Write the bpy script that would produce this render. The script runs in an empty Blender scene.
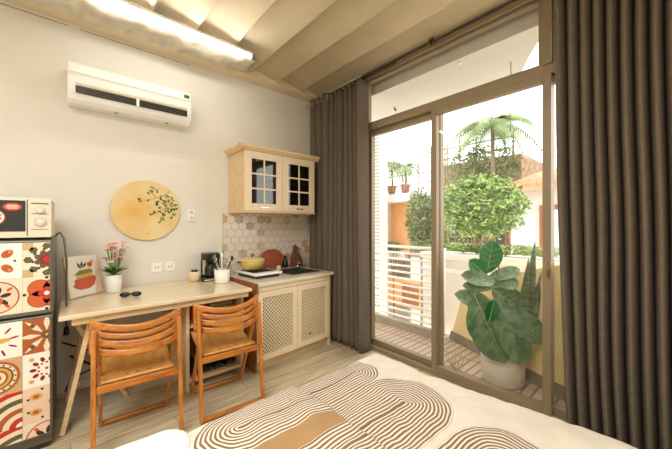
import bpy, bmesh, math, random
from math import sin, cos, pi, radians, sqrt
from mathutils import Vector, Matrix, noise
random.seed(7)
S = bpy.context.scene
COL = S.collection

# ------------------------------------------------------------ camera
cam_d = bpy.data.cameras.new('camera'); cam = bpy.data.objects.new('camera', cam_d); COL.objects.link(cam)
cam.location = (0, 0, 1.35); cam.rotation_euler = (radians(90), 0, radians(48.48))
cam_d.sensor_width = 36; cam_d.lens = 36*300/672; cam_d.clip_start = .02; cam_d.clip_end = 200
S.camera = cam
# ------------------------------------------------------------ world / lights / exposure
W = bpy.data.worlds.new('sky'); S.world = W; W.use_nodes = True
bg = W.node_tree.nodes['Background']; bg.inputs[0].default_value = (1.0, .99, .97, 1); bg.inputs[1].default_value = 2.4
def area(name, loc, rot, sx, sy, power, col=(1, .985, .97)):
    d = bpy.data.lights.new(name, 'AREA'); d.shape = 'RECTANGLE'; d.size = sx; d.size_y = sy; d.energy = power; d.color = col
    o = bpy.data.objects.new(name, d); COL.objects.link(o); o.location = loc; o.rotation_euler = rot; return o
area('added_fill_light', (-.35, -.8, 2.86), (0, 0, 0), 1.6, 1.6, 74)  # added fill light out of view, brightens the room evenly
TUBE_L = 15
S.view_settings.view_transform = 'Standard'; S.view_settings.look = 'None'
S.view_settings.exposure = 0.5; S.view_settings.gamma = 1.0; S.view_settings.use_curve_mapping = False

# ------------------------------------------------------------ materials
def srgb(r, g, b):
    f = lambda c: (c/255/12.92) if c/255 <= .04045 else ((c/255+.055)/1.055)**2.4
    return (f(r), f(g), f(b), 1)
def mat(name, rgb, rough=.6, metal=0, var=.06, scale=6, bump=0, bscale=60, coat=0, emit=None, stretch=None, rgb2=None, spec=.5, sheen=0, lo=.35, hi=.65):
    m = bpy.data.materials.new(name); m.use_nodes = True; nt = m.node_tree; p = nt.nodes['Principled BSDF']
    c = srgb(*rgb)
    c2 = srgb(*rgb2) if rgb2 else tuple([max(0, x*(1-var*2)) for x in c[:3]]+[1])
    tc = nt.nodes.new('ShaderNodeTexCoord'); mp = nt.nodes.new('ShaderNodeMapping')
    nt.links.new(tc.outputs['Object'], mp.inputs[0])
    if stretch: mp.inputs['Scale'].default_value = stretch
    n = nt.nodes.new('ShaderNodeTexNoise'); n.inputs['Scale'].default_value = scale; n.inputs['Detail'].default_value = 4
    nt.links.new(mp.outputs[0], n.inputs['Vector'])
    r = nt.nodes.new('ShaderNodeValToRGB'); r.color_ramp.elements[0].position = lo; r.color_ramp.elements[1].position = hi
    r.color_ramp.elements[0].color = c2; r.color_ramp.elements[1].color = c
    nt.links.new(n.outputs[0], r.inputs[0]); nt.links.new(r.outputs[0], p.inputs['Base Color'])
    p.inputs['Roughness'].default_value = rough; p.inputs['Metallic'].default_value = metal
    p.inputs['Specular IOR Level'].default_value = spec
    if coat: p.inputs['Coat Weight'].default_value = coat; p.inputs['Coat Roughness'].default_value = .15
    if sheen: p.inputs['Sheen Weight'].default_value = sheen
    if bump:
        b = nt.nodes.new('ShaderNodeBump'); b.inputs['Strength'].default_value = bump; b.inputs['Distance'].default_value = .01
        n2 = nt.nodes.new('ShaderNodeTexNoise'); n2.inputs['Scale'].default_value = bscale
        nt.links.new(mp.outputs[0], n2.inputs['Vector']); nt.links.new(n2.outputs[0], b.inputs['Height']); nt.links.new(b.outputs[0], p.inputs['Normal'])
    if emit:
        p.inputs['Emission Color'].default_value = (emit[0], emit[1], emit[2], 1); p.inputs['Emission Strength'].default_value = emit[3]
    return m
def glass(name, tint=(1, 1, 1), refl=.06):
    m = bpy.data.materials.new(name); m.use_nodes = True; nt = m.node_tree; nt.nodes.remove(nt.nodes['Principled BSDF'])
    o = nt.nodes['Material Output']; t = nt.nodes.new('ShaderNodeBsdfTransparent'); g = nt.nodes.new('ShaderNodeBsdfGlossy')
    t.inputs[0].default_value = (*tint, 1); g.inputs['Roughness'].default_value = .03
    mx = nt.nodes.new('ShaderNodeMixShader'); mx.inputs[0].default_value = refl
    nt.links.new(t.outputs[0], mx.inputs[1]); nt.links.new(g.outputs[0], mx.inputs[2]); nt.links.new(mx.outputs[0], o.inputs[0]); return m

M = {}
M['wall'] = mat('wall_plaster', (235, 230, 217), .85, var=.02, scale=2, bump=.08, bscale=25)
M['ceil'] = mat('ceiling_panel', (236, 218, 184), .8, var=.05, scale=3, bump=.1, bscale=30)
M['plaster'] = mat('rough_plaster', (226, 216, 196), .8, var=.1, scale=9, bump=.6, bscale=14)
M['pale'] = mat('pale_wood', (232, 204, 160), .5, var=.05, scale=5, stretch=(6, 1, 6), rgb2=(220, 188, 140))
M['pale2'] = mat('cream_painted_wood', (240, 220, 184), .5, var=.03, scale=4)
M['orange'] = mat('honey_wood', (208, 134, 56), .35, scale=5, stretch=(9, 1.2, 9), rgb2=(172, 98, 34), coat=.3)
M['orangev'] = mat('honey_wood_upright', (210, 136, 58), .35, scale=5, stretch=(9, 9, 1.2), rgb2=(174, 100, 36), coat=.3)
M['brownp'] = mat('brown_panel', (166, 108, 60), .5, scale=4, stretch=(8, 8, 1), rgb2=(136, 82, 42))
M['white'] = mat('white_plastic', (250, 248, 242), .4, var=.01)
M['cream'] = mat('cream_plastic', (226, 214, 190), .45, var=.02)
M['frame'] = mat('taupe_aluminium', (150, 132, 104), .45, var=.02, metal=.15)
M['black'] = mat('black_plastic', (24, 24, 22), .3, var=.02)
M['dark'] = mat('dark_cavity', (60, 48, 34), .8, var=.05)
M['grey'] = mat('grey_metal', (110, 108, 98), .4, metal=.4, var=.03)
M['chrome'] = mat('chrome', (210, 206, 196), .2, metal=1, var=.02)
M['brass'] = mat('aged_brass', (150, 125, 70), .35, metal=.9, var=.05)
M['curtain'] = mat('curtain_weave', (112, 100, 86), .9, var=.06, scale=40, bump=.2, bscale=300, spec=.2)
M['duvw'] = mat('white_cotton', (240, 230, 212), .9, var=.02, bump=.2, bscale=200)
M['glass'] = glass('window_glass', refl=.035)
M['cabglass'] = glass('cabinet_glass', (.32, .32, .29), .10)
M['leafd'] = mat('fig_leaf', (118, 148, 108), .28, scale=14, rgb2=(78, 108, 76), spec=.6)
M['leafb'] = mat('bright_fig_leaf', (30, 128, 62), .3, scale=8, rgb2=(22, 104, 48))
M['leafr'] = mat('bush_leaf', (182, 206, 122), .6, scale=5, rgb2=(88, 118, 54))
M['ivy'] = mat('ivy_leaf', (158, 172, 116), .6, scale=3, rgb2=(104, 122, 78))
M['palm'] = mat('palm_leaf', (158, 176, 116), .6, scale=3, rgb2=(100, 124, 74))
M['bark'] = mat('bark', (150, 132, 104), .8, var=.15)
M['yellow'] = mat('yellow_render', (250, 224, 162), .8, var=.03, scale=3, bump=.1)
M['extw'] = mat('white_render', (240, 234, 222), .8, var=.03, scale=2)
M['peach'] = mat('peach_render', (236, 176, 120), .8, var=.05, scale=2)
M['brick'] = mat('weathered_brick', (176, 152, 122), .9, scale=6, rgb2=(130, 112, 88), bump=.4, bscale=20)
M['tile'] = mat('terracotta_roof', (226, 176, 138), .8, scale=8, rgb2=(206, 150, 112))
M['basket'] = mat('white_basket', (232, 222, 200), .8, var=.08, scale=30, stretch=(1, 1, 6), bump=.5, bscale=60)
M['soil'] = mat('soil', (60, 44, 32), .9)
M['steel'] = mat('steel', (150, 146, 134), .3, metal=.9, var=.05)
M['red'] = mat('red_enamel', (196, 50, 34), .4)
for n, c in dict(s_cream=(238, 222, 194), s_brown=(176, 92, 40), s_org=(204, 92, 44), s_red=(196, 44, 30), s_dred=(140, 34, 30), s_olive=(98, 90, 58), s_dark=(50, 44, 34),
                 s_white=(246, 240, 226), s_yel=(222, 170, 84), s_tan=(206, 172, 124), s_pink=(238, 206, 180), s_green=(120, 140, 70), s_pk=(236, 160, 140)).items():
    M[n] = mat('print_'+n[2:], c, .4, var=.03)

# ------------------------------------------------------------ mesh builder
class MB:
    def __init__(s): s.bm = bmesh.new(); s.mi = 0; s.T = Matrix.Identity(4)
    def v(s, p): return s.bm.verts.new(s.T @ Vector(p))
    def f(s, vs, smooth=False):
        try: fc = s.bm.faces.new(vs)
        except ValueError: return None
        fc.material_index = s.mi; fc.smooth = smooth; return fc
    def box(s, x0, x1, y0, y1, z0, z1):
        c = [s.v((x, y, z)) for x in (x0, x1) for y in (y0, y1) for z in (z0, z1)]
        for q in ((0, 1, 3, 2), (4, 6, 7, 5), (0, 4, 5, 1), (2, 3, 7, 6), (0, 2, 6, 4), (1, 5, 7, 3)): s.f([c[i] for i in q])
        return s
    def bar(s, a, b, w, h, up=(0, 0, 1)):
        a, b = Vector(a), Vector(b); d = (b-a).normalized(); u = Vector(up)
        if abs(d.dot(u)) > .97: u = Vector((0, 1, 0))
        r = d.cross(u).normalized(); u = r.cross(d).normalized()
        c = [s.v(p + r*(i*w/2) + u*(j*h/2)) for p in (a, b) for i, j in ((-1, -1), (1, -1), (1, 1), (-1, 1))]
        for q in ((3, 2, 1, 0), (4, 5, 6, 7), (0, 1, 5, 4), (1, 2, 6, 5), (2, 3, 7, 6), (3, 0, 4, 7)): s.f([c[i] for i in q])
        return s
    def tube(s, pts, r, n=10, cap=True):
        pts = [Vector(p) for p in pts]; rs = r if isinstance(r, (list, tuple)) else [r]*len(pts)
        rings = []; u = None
        for i, p in enumerate(pts):
            d = (pts[min(i+1, len(pts)-1)] - pts[max(i-1, 0)]).normalized()
            if u is None: u = d.orthogonal().normalized()
            u = (u - d*u.dot(d)).normalized(); w = d.cross(u)
            rings.append([s.v(p + (u*cos(2*pi*k/n) + w*sin(2*pi*k/n))*rs[i]) for k in range(n)])
        for a, b in zip(rings, rings[1:]):
            for k in range(n): s.f([a[k], a[(k+1) % n], b[(k+1) % n], b[k]], True)
        if cap: s.f(rings[0][::-1]); s.f(rings[-1])
        return s
    def lathe(s, prof, c=(0, 0, 0), n=32, cap=True, smooth=True):
        rings = [[s.v((c[0]+r*cos(2*pi*k/n), c[1]+r*sin(2*pi*k/n), c[2]+z)) for k in range(n)] for r, z in prof]
        for a, b in zip(rings, rings[1:]):
            for k in range(n): s.f([a[k], a[(k+1) % n], b[(k+1) % n], b[k]], smooth)
        if cap: s.f(rings[0][::-1]); s.f(rings[-1])
        return s
    def prism(s, poly, fn, t0, t1, smooth=False):     # poly of (u,v); fn(u,v,t)->xyz
        a = [s.v(fn(u, v, t0)) for u, v in poly]; b = [s.v(fn(u, v, t1)) for u, v in poly]; n = len(poly)
        s.f(a[::-1]); s.f(b)
        for i in range(n): s.f([a[i], a[(i+1) % n], b[(i+1) % n], b[i]], smooth)
        return s
    def grid(s, nu, nv, fn, skip=None, smooth=True):
        g = [[s.v(fn(i/nu, j/nv)) for j in range(nv+1)] for i in range(nu+1)]
        for i in range(nu):
            for j in range(nv):
                if skip and skip(i, j): continue
                s.f([g[i][j], g[i+1][j], g[i+1][j+1], g[i][j+1]], smooth)
        return s
    def ell(s, c, r, n=16, m=10):
        rings = [[s.v((c[0]+r[0]*sin(pi*j/m)*cos(2*pi*k/n), c[1]+r[1]*sin(pi*j/m)*sin(2*pi*k/n), c[2]+r[2]*cos(pi*j/m))) for k in range(n)] for j in range(1, m)]
        t, b = s.v((c[0], c[1], c[2]+r[2])), s.v((c[0], c[1], c[2]-r[2]))
        for k in range(n): s.f([t, rings[0][k], rings[0][(k+1) % n]], True); s.f([b, rings[-1][(k+1) % n], rings[-1][k]], True)
        for a, q in zip(rings, rings[1:]):
            for k in range(n): s.f([a[k], q[k], q[(k+1) % n], a[(k+1) % n]], True)
        return s
    def build(s, name, mats, parent=None, bevel=0, solid=0, loc=None, subsurf=0, seg=2, doubles=False):
        if doubles: bmesh.ops.remove_doubles(s.bm, verts=s.bm.verts, dist=1e-5)
        if not solid: bmesh.ops.recalc_face_normals(s.bm, faces=s.bm.faces)
        me = bpy.data.meshes.new(name); s.bm.to_mesh(me); s.bm.free()
        for m in (mats if isinstance(mats, (list, tuple)) else [mats]): me.materials.append(M[m] if isinstance(m, str) else m)
        o = bpy.data.objects.new(name, me); COL.objects.link(o)
        if parent: o.parent = parent
        if loc: o.location = loc
        if solid: q = o.modifiers.new('solid', 'SOLIDIFY'); q.thickness = solid; q.offset = 0
        if bevel: q = o.modifiers.new('bevel', 'BEVEL'); q.width = bevel; q.segments = seg; q.limit_method = 'ANGLE'; q.angle_limit = radians(40)
        if subsurf: q = o.modifiers.new('sub', 'SUBSURF'); q.levels = subsurf; q.render_levels = subsurf
        return o
def tag(o, label=None, cat=None, group=None, kind=None):
    if label: o['label'] = label
    if cat: o['category'] = cat
    if group: o['group'] = group
    if kind: o['kind'] = kind
    return o
def empty(name, loc=(0, 0, 0), rz=0):
    o = bpy.data.objects.new(name, None); COL.objects.link(o); o.location = loc; o.rotation_euler = (0, 0, rz); o.empty_display_size = .1; return o
def struct(o, label=None, cat=None): o['kind'] = 'structure'; tag(o, label, cat); return o
def copy_tree(o, parent=None):
    c = o.copy(); COL.objects.link(c)
    if parent: c.parent = parent
    for ch in list(o.children): copy_tree(ch, c)
    return c
def clip(poly, u0, u1, v0, v1):
    for ax, lim, sg in ((0, u0, 1), (0, u1, -1), (1, v0, 1), (1, v1, -1)):
        out = []
        for i, p in enumerate(poly):
            q = poly[i-1]; ip = (p[ax]-lim)*sg >= 0; iq = (q[ax]-lim)*sg >= 0
            if ip != iq:
                t = (lim-q[ax])/(p[ax]-q[ax]); out.append((q[0]+(p[0]-q[0])*t, q[1]+(p[1]-q[1])*t))
            if ip: out.append(p)
        poly = out
        if len(poly) < 3: return []
    return poly
def circ(cu, cv, r, n=24, ry=None, rot=0):
    ry = ry or r
    return [(cu+r*cos(2*pi*k/n)*cos(rot)-ry*sin(2*pi*k/n)*sin(rot), cv+r*cos(2*pi*k/n)*sin(rot)+ry*sin(2*pi*k/n)*cos(rot)) for k in range(n)]
def text_mesh(name, txt, size, material, parent, M4, ext=.0006):
    c = bpy.data.curves.new(name, 'FONT'); c.body = txt; c.size = size; c.extrude = ext; c.align_x = 'CENTER'; c.align_y = 'CENTER'
    t = bpy.data.objects.new(name, c); COL.objects.link(t)
    me = bpy.data.meshes.new_from_object(t.evaluated_get(bpy.context.evaluated_depsgraph_get()))
    bpy.data.objects.remove(t); me.transform(M4); me.materials.clear(); me.materials.append(M[material])
    o = bpy.data.objects.new(name, me); COL.objects.link(o); o.parent = parent; return o

# ============================================================ SETTING
WX, WY, CZ = -3.25, 2.5, 3.05        # left wall, window plane, ceiling height
RX, BY = 1.3, -2.3
# floor: laminate planks running along the left wall
def floor_mat():
    m = bpy.data.materials.new('laminate_floor'); m.use_nodes = True; nt = m.node_tree; p = nt.nodes['Principled BSDF']
    tc = nt.nodes.new('ShaderNodeTexCoord'); mp = nt.nodes.new('ShaderNodeMapping'); mp.inputs['Rotation'].default_value = (0, 0, radians(90))
    nt.links.new(tc.outputs['Object'], mp.inputs[0])
    br = nt.nodes.new('ShaderNodeTexBrick'); br.inputs['Scale'].default_value = 1; br.inputs['Brick Width'].default_value = 1.1; br.inputs['Row Height'].default_value = .13
    br.inputs['Mortar Size'].default_value = .002; br.inputs['Color1'].default_value = srgb(222, 208, 176); br.inputs['Color2'].default_value = srgb(204, 188, 154); br.inputs['Mortar'].default_value = srgb(134, 116, 88)
    nt.links.new(mp.outputs[0], br.inputs[0])
    mp2 = nt.nodes.new('ShaderNodeMapping'); mp2.inputs['Scale'].default_value = (14, 1.3, 1); nt.links.new(tc.outputs['Object'], mp2.inputs[0])
    n = nt.nodes.new('ShaderNodeTexNoise'); n.inputs['Scale'].default_value = 3; n.inputs['Detail'].default_value = 6; n.inputs['Distortion'].default_value = .6; nt.links.new(mp2.outputs[0], n.inputs[0])
    r = nt.nodes.new('ShaderNodeValToRGB'); r.color_ramp.elements[0].position = .35; r.color_ramp.elements[0].color = (.62, .58, .52, 1); r.color_ramp.elements[1].position = .62; r.color_ramp.elements[1].color = (1, 1, 1, 1)
    nt.links.new(n.outputs[0], r.inputs[0])
    mx = nt.nodes.new('ShaderNodeMixRGB'); mx.blend_type = 'MULTIPLY'; mx.inputs[0].default_value = .8
    nt.links.new(br.outputs[0], mx.inputs[1]); nt.links.new(r.outputs[0], mx.inputs[2]); nt.links.new(mx.outputs[0], p.inputs['Base Color'])
    p.inputs['Roughness'].default_value = .45; return m
M['floor'] = floor_mat()
def deck_mat():
    m = bpy.data.materials.new('deck_tiles'); m.use_nodes = True; nt = m.node_tree; p = nt.nodes['Principled BSDF']
    tc = nt.nodes.new('ShaderNodeTexCoord'); br = nt.nodes.new('ShaderNodeTexBrick')
    br.offset = 0; br.inputs['Scale'].default_value = 1; br.inputs['Brick Width'].default_value = .3; br.inputs['Row Height'].default_value = .075; br.inputs['Mortar Size'].default_value = .009
    br.inputs['Color1'].default_value = srgb(206, 186, 166); br.inputs['Color2'].default_value = srgb(192, 170, 150); br.inputs['Mortar'].default_value = srgb(140, 116, 98)
    mp = nt.nodes.new('ShaderNodeMapping'); mp.inputs['Rotation'].default_value = (0, 0, radians(90)); nt.links.new(tc.outputs['Object'], mp.inputs[0]); nt.links.new(mp.outputs[0], br.inputs[0])
    nt.links.new(br.outputs[0], p.inputs['Base Color']); p.inputs['Roughness'].default_value = .7; return m
M['deck'] = deck_mat()
struct(MB().box(WX-.1, RX+.1, BY-.1, WY+.05, -.12, 0).build('floor', 'floor'), 'pale brown laminate plank floor', 'floor')
struct(MB().box(WX-.15, WX, BY-.1, WY+.05, -.12, 3.2).build('wall_left', 'wall'), 'cream plastered wall behind the desk', 'wall')
struct(MB().box(WX-.15, RX+.15, BY-.15, BY, -.12, 3.2).build('wall_back', 'wall'))
struct(MB().box(RX, RX+.15, BY, WY+.05, -.12, 3.2).build('wall_right', 'wall'))
b = MB().box(WX-.15, -2.33, WY-.06, WY+.1, -.12, 3.2); b.box(.98, RX+.15, WY-.06, WY+.1, -.12, 3.2)
struct(b.build('wall_front', 'wall'))
# ceiling of sagging panels between creases parallel to the window
P0, PP = 2.186, .336
def cz(y):
    t = ((y-P0)/PP) % 1.0
    return CZ+.014 - .052*((t/.88)**1.25 if t < .88 else cos((t-.88)/.12*pi/2))
b = MB(); ys = [BY + (WY-BY)*i/1200 for i in range(1201)]
prof = [(y, cz(y)) for y in ys]
xa, xb = WX+.17, RX
va = [b.v((xa, y, z)) for y, z in prof]; vb = [b.v((xb, y, z)) for y, z in prof]
for i in range(1200): b.f([va[i], vb[i], vb[i+1], va[i+1]], True)
vc = [b.v((xa, y, 3.09)) for y, z in prof]; vd = [b.v((xb, y, 3.09)) for y, z in prof]
for i in range(1200): b.f([va[i], va[i+1], vc[i+1], vc[i]]); b.f([vc[i], vc[i+1], vd[i+1], vd[i]])
struct(b.build('ceiling', 'ceil'), 'cream ceiling of sagging panels running parallel to the window', 'ceiling')
struct(MB().box(WX, WX+.17, BY, WY, 2.985, 3.09).build('trim_1', 'ceil'), 'flat cream strip between wall and ribbed ceiling', 'trim')
struct(MB().box(WX-.1, RX+.1, BY-.1, WY+.3, 3.09, 3.2).build('ceiling_slab', 'wall'))
# crack line / trim on wall
b = MB(); 
for y0, y1 in ((-.6, -.02), (.06, .9)): b.box(WX+.0002, WX+.003, y0, y1, 2.955, 2.959)
struct(b.build('trim_2', 'brownp'), 'thin crack line high on the cream wall', 'crack')
# lumpy plaster band beside the tube
b = MB()
def band(u, v):
    y = -1.2+u*2.6; a = pi*v
    w = .17 + .03*noise.noise(Vector((y*5, 0, 0))); h = .046+.02*noise.noise(Vector((y*9, v*3, 2))) + .012*noise.noise(Vector((y*30, v*9, 5)))
    e = min(1, (1-u)*14+.05)
    return (WX+.32-cos(a)*w*(.7+.3*e), y, 2.995 - sin(a)**.7*h*1.4*e)
b.grid(150, 14, band)
struct(b.build('trim_3', 'plaster', solid=.006), 'rough lumpy plaster band beside the ceiling tube light', 'trim')
# skirting
struct(MB().box(WX, WX+.012, BY, WY-.06, 0, .07).build('baseboard_left', 'extw'))

# window wall: frames -------------------------------------------------
XL, XM, XR, XE = -2.28, -1.43, -.585, .3
def panel(name, x0, x1, z0, z1, w, label, y=WY):
    b = MB(); b.box(x0, x0+w, y-.03, y+.03, z0, z1); b.box(x1-w, x1, y-.03, y+.03, z0, z1)
    b.box(x0+w, x1-w, y-.03, y+.03, z0, z0+w); b.box(x0+w, x1-w, y-.03, y+.03, z1-w, z1)
    o = struct(b.build(name, 'frame', bevel=.004), label, 'window' if 'window' in name else 'door')
    g = MB().box(x0+w-.005, x1-w+.005, y-.004, y+.004, z0+w-.005, z1-w+.005).build('glass_pane', 'glass', o); g.visible_shadow = True
    return o
b = MB()
b.box(XL-.05, XL, WY-.06, WY+.06, 0, 3.05)
b.box(XL, .98, WY-.06, WY+.06, 2.94, 3.09); b.box(XL, .98, WY-.075, WY-.06, 2.985, 3.0)
b.box(XL, .98, WY-.05, WY+.06, 2.385, 2.45)
b.box(XR-.03, XR+.03, WY-.06, WY+.06, 2.45, 2.94)
b.box(.92, .98, WY-.06, WY+.06, .04, 2.94)
b.box(XL, .98, WY-.06, WY+.06, 0, .04)
struct(b.build('trim_4', 'frame', bevel=.004), 'taupe aluminium frame around the balcony doors', 'window frame')
panel('door_1', XL+.001, XM+.029, .041, 2.384, .05, 'left glazed sliding door beside the left curtain', WY+.031)
d2 = panel('door_2', XM-.029, XR+.028, .041, 2.384, .05, 'middle glazed sliding door before the potted fig', WY-.031)
d3 = panel('door_3', XR-.028, .919, .041, 2.384, .05, 'right glazed door mostly behind the right curtain', WY+.031)
b = MB(); b.box(XR+.006, XR+.026, WY-.075, WY-.0605, .99, 1.1); b.tube([(XR+.018, WY-.075, 1.06), (XR+.018, WY-.1, 1.06), (XR+.018, WY-.1, 1.0)], .006)
b.build('door_handle', 'brass', d2, bevel=.002)
panel('window_1', XL+.001, XR-.031, 2.451, 2.939, .022, 'long fixed pane above the two left sliding doors')
panel('window_2', XR+.031, .92, 2.451, 2.939, .022, 'fixed pane above the right door')

# balcony ------------------------------------------------------------
struct(MB().prism([(-3.4, WY+.1), (.95, WY+.1), (.95, 2.2+.0), (.95, 2.55), (-.1, 2.62), (-1.8, 3.35), (-3.4, 3.3)][0:2]+[(.95, 2.78), (-.1, 2.78), (-1.78, 3.5), (-3.4, 3.3)], lambda u, v, t: (u, v, t), -.14, -.005).build('balcony_floor', 'deck'), 'brown ribbed deck tiles on the balcony', 'balcony floor')
b = MB(); b.box(-3.4, -1.82, 3.2, 3.28, -.14, .09)
struct(b.build('trim_5', mat('grey_kerb', (168, 156, 136), .7)), 'grey kerb under the balcony railing', 'kerb')
pw = [(-1.77, 3.372), (-.15, 2.673)]
def wallseg(b, a, c, th, z0, z1, z0b=None):
    d = Vector((c[0]-a[0], c[1]-a[1])).normalized(); n = Vector((-d.y, d.x))*th
    b.prism([(a[0], a[1]), (c[0], c[1]), (c[0]+n.x, c[1]+n.y), (a[0]+n.x, a[1]+n.y)], lambda u, v, t: (u, v, t), z0, z1); return b
# parapet with a raked left end
b = MB(); A = Vector((pw[0][0], pw[0][1], 0)); Dv = Vector((pw[1][0]-pw[0][0], pw[1][1]-pw[0][1], 0)); L = Dv.length; Dv.normalize(); Nn = Vector((-Dv.y, Dv.x, 0))
if Nn.y < 0: Nn = -Nn
b.prism([(0, -.02), (L, -.02), (L, 1.06), (1.3, 1.04), (.27, .72)], lambda u, v, t: tuple(A + Dv*u + Nn*t + Vector((0, 0, v))), 0, .1)
par = struct(b.build('parapet', 'yellow'), 'yellow rendered balcony parapet behind the potted fig', 'parapet')
b = MB(); b.prism([(0, -.004), (L, -.004), (L, .1), (0.03, .1)], lambda u, v, t: tuple(A + Dv*u + Nn*t + Vector((0, 0, v))), -.012, -.0005)
b.build('skirting', mat('grey_skirting', (140, 132, 112), .6), par)
struct(MB().box(.32, .95, 2.80, 3.2, -.14, 1.0).build('wall_balcony', 'yellow'))
# soffit over the balcony with a curved outer edge
so = [(-4.2, WY+.1), (-4.2, 3.75), (-1.6, 3.75), (-1.2, 3.6), (-1.02, 3.35), (-.88, 3.08), (-.75, 2.86), (-.58, 2.72), (-.3, 2.66), (1.4, 2.64), (1.4, WY+.1)]
struct(MB().prism(so, lambda u, v, t: (u, v, t), 2.83, 3.05).build('balcony_soffit', mat('soffit_paint', (216, 210, 198), .8, var=.03, scale=2)), 'pale underside of the balcony above', 'soffit')
b = MB(); b.lathe([(.018, 0), (.02, -.01), (.018, -.012)], (-1.3, 2.66, 2.83), 20)
tag(b.build('soffit_downlight', 'white'), 'tiny round downlight under the balcony soffit', 'light fitting')
tag(MB().tube([(-.99, 3.0, 2.83), (-.985, 3.0, 2.6), (-1.0, 3.01, 2.35), (-.995, 3.01, 2.2)], .004, 6).build('hanging_wire', 'bark'), 'thin wire hanging from the balcony soffit', 'wire')
tag(MB().tube([(-2.35, 3.07, 2.83), (-2.35, 3.07, 2.80), (-2.33, 3.06, 2.785), (-2.32, 3.07, 2.80)], .008, 8).build('soffit_hook', 'dark'), 'small dark hook under the balcony soffit, above the left door', 'hook')
# railing
rl = empty('balcony_railing', (-2.6, 3.24, 0)); tag(rl, 'white horizontal bar railing along the left of the balcony', 'railing')
for k in range(11):
    z = .15+k*.083
    MB().box(-.8, .78 if k > 5 else .78, -.012, .012, z-.012-.0, z+.012).build('rail_bar', 'white', rl, bevel=.003)
MB().box(-.8, .84, -.03, .03, 1.045, 1.075).build('top_rail', 'white', rl, bevel=.005)
for x in (-.78, .81): MB().box(x-.02, x+.02, -.02, .02, .0905, 1.045).build('post', 'white', rl)
gw = MB().box(-2.28, -.3, 3.62, 3.9, -3.2, .91).build('garden_wall', 'extw'); MB().box(-2.3, -.28, 3.56, 3.96, .9105, .98).build('coping', 'white', gw); MB().box(-2.28, -.3, 3.6, 3.6195, .74, .79).build('ledge_band', 'white', gw)
tag(gw, 'white ledge wall just beyond the balcony, under the bush', 'wall')

# ============================================================ OUTSIDE
struct(MB().box(-25, 12, 4.0, 40, -3.3, -3.2).build('ground', mat('street', (196, 186, 168), .9, var=.08)), 'pale street below the balcony', 'ground')
FY = 8.0
def foliage(b, c, r, n, s, flat=.6, shell=.5):
    for _ in range(n):
        while True:
            p = Vector((random.uniform(-1, 1), random.uniform(-1, 1), random.uniform(-1, 1)))
            if shell < p.length < 1: break
        q = Vector((c[0]+p.x*r[0], c[1]+p.y*r[1], c[2]+p.z*r[2])); q += Vector([random.gauss(0, .07*r[i]) for i in range(3)])
        d = Vector((random.gauss(0, 1), random.gauss(0, 1), random.gauss(0, flat))).normalized(); w = d.cross(Vector((random.gauss(0, .4), random.gauss(0, .4), 1))).normalized()
        l = s*random.uniform(.6, 1.3); up = d.cross(w)*l*.15
        vs = [b.v(q-d*l*.5), b.v(q-w*l*.25+up), b.v(q+d*l*.5), b.v(q+w*l*.25+up)]; b.f(vs)
# main neighbour building -------------------------------------------
h = empty('neighbour_house', (-4.6, FY, -3.2)); tag(h, 'pale neighbour house with peach recess, balcony slab and ivy', 'building')
h.location = (0, 0, 0)
b = MB()
b.box(-8.2, -6.4, FY, FY+3, -3.2, 2.05)      # left of recess
b.box(-6.4, -5.5, FY+1.0, FY+3, -3.2, 2.05)
b.box(-5.5, -2.45, FY, FY+3, -3.2, 2.0)
b.build('wall', 'extw', h)
MB().box(-6.398, -5.502, FY+.2, FY+.999, .4, 2.04).build('recess_wall', 'peach', h)
MB().box(-5.72, -5.5, FY-.02, FY+.199, .4, 2.04).build('recess_pier', 'peach', h)
MB().box(-6.398, -5.73, FY+.0, FY+.199, .2, .5).build('recess_sill', 'extw', h)
MB().box(-6.7, -5.15, FY-.55, FY+.4, 2.05, 2.28).build('balcony_slab', 'extw', h)
MB().box(-5.48, -4.2, FY-.06, FY-.001, .35, 2.0).build('brick_panel', 'brick', h)
b = MB(); b.box(-4.9, -2.5, FY+.3, FY+2.5, 2.05, 3.1); b.build('brick_terrace', 'brick', h)
b = MB(); b.box(-5.1, -2.46, FY-.25, FY+.3, 1.85, 2.2); b.build('terrace_ledge', 'extw', h)
MB().box(-3.9, -2.46, FY-.05, FY-.001, .1, 1.75).build('lower_brick_panel', mat('old_wall', (196, 160, 128), .9, scale=3, rgb2=(120, 90, 70)), h)
for x in (-3.75, -3.1): 
    w = MB().box(x, x+.4, FY-.09, FY-.051, .5, 1.4).build('window', 'brownp', h); MB().box(x+.05, x+.35, FY-.1, FY-.0905, .55, 1.35).build('pane', 'black', w)
w = MB().box(-6.35, -5.1, FY-.08, FY-.001, -1.25, -.35).build('shutter_window', 'peach', h)
MB().box(-5.75, -5.15, FY-.1, FY-.081, -1.2, -.5).build('pane', 'brownp', w)
rb = MB()
for k in range(9): 
    z = 2.35+.12*k
    if k in (0, 4, 8): rb.bar((-6.65, FY-.5, z), (-5.15, FY-.5, z), .02, .02); rb.bar((-6.65, FY-.5, z), (-6.65, FY+.3, z), .02, .02)
for k in range(16): rb.bar((-6.65+k*.1, FY-.5, 2.28), (-6.65+k*.1, FY-.5, 3.31), .012, .012)
rb.build('iron_railing', mat('pale_iron', (84, 78, 68), .6), h)
rb = MB()
for k in range(4): rb.bar((-5.1, FY-.2, 2.6+.28*k), (-2.5, FY-.2, 2.6+.28*k), .025, .025)
for k in range(7): rb.bar((-5.1+k*.43, FY-.2, 2.2), (-5.1+k*.43, FY-.2, 3.6), .03, .03)
rb.build('terrace_railing', M['bark'], h)
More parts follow.
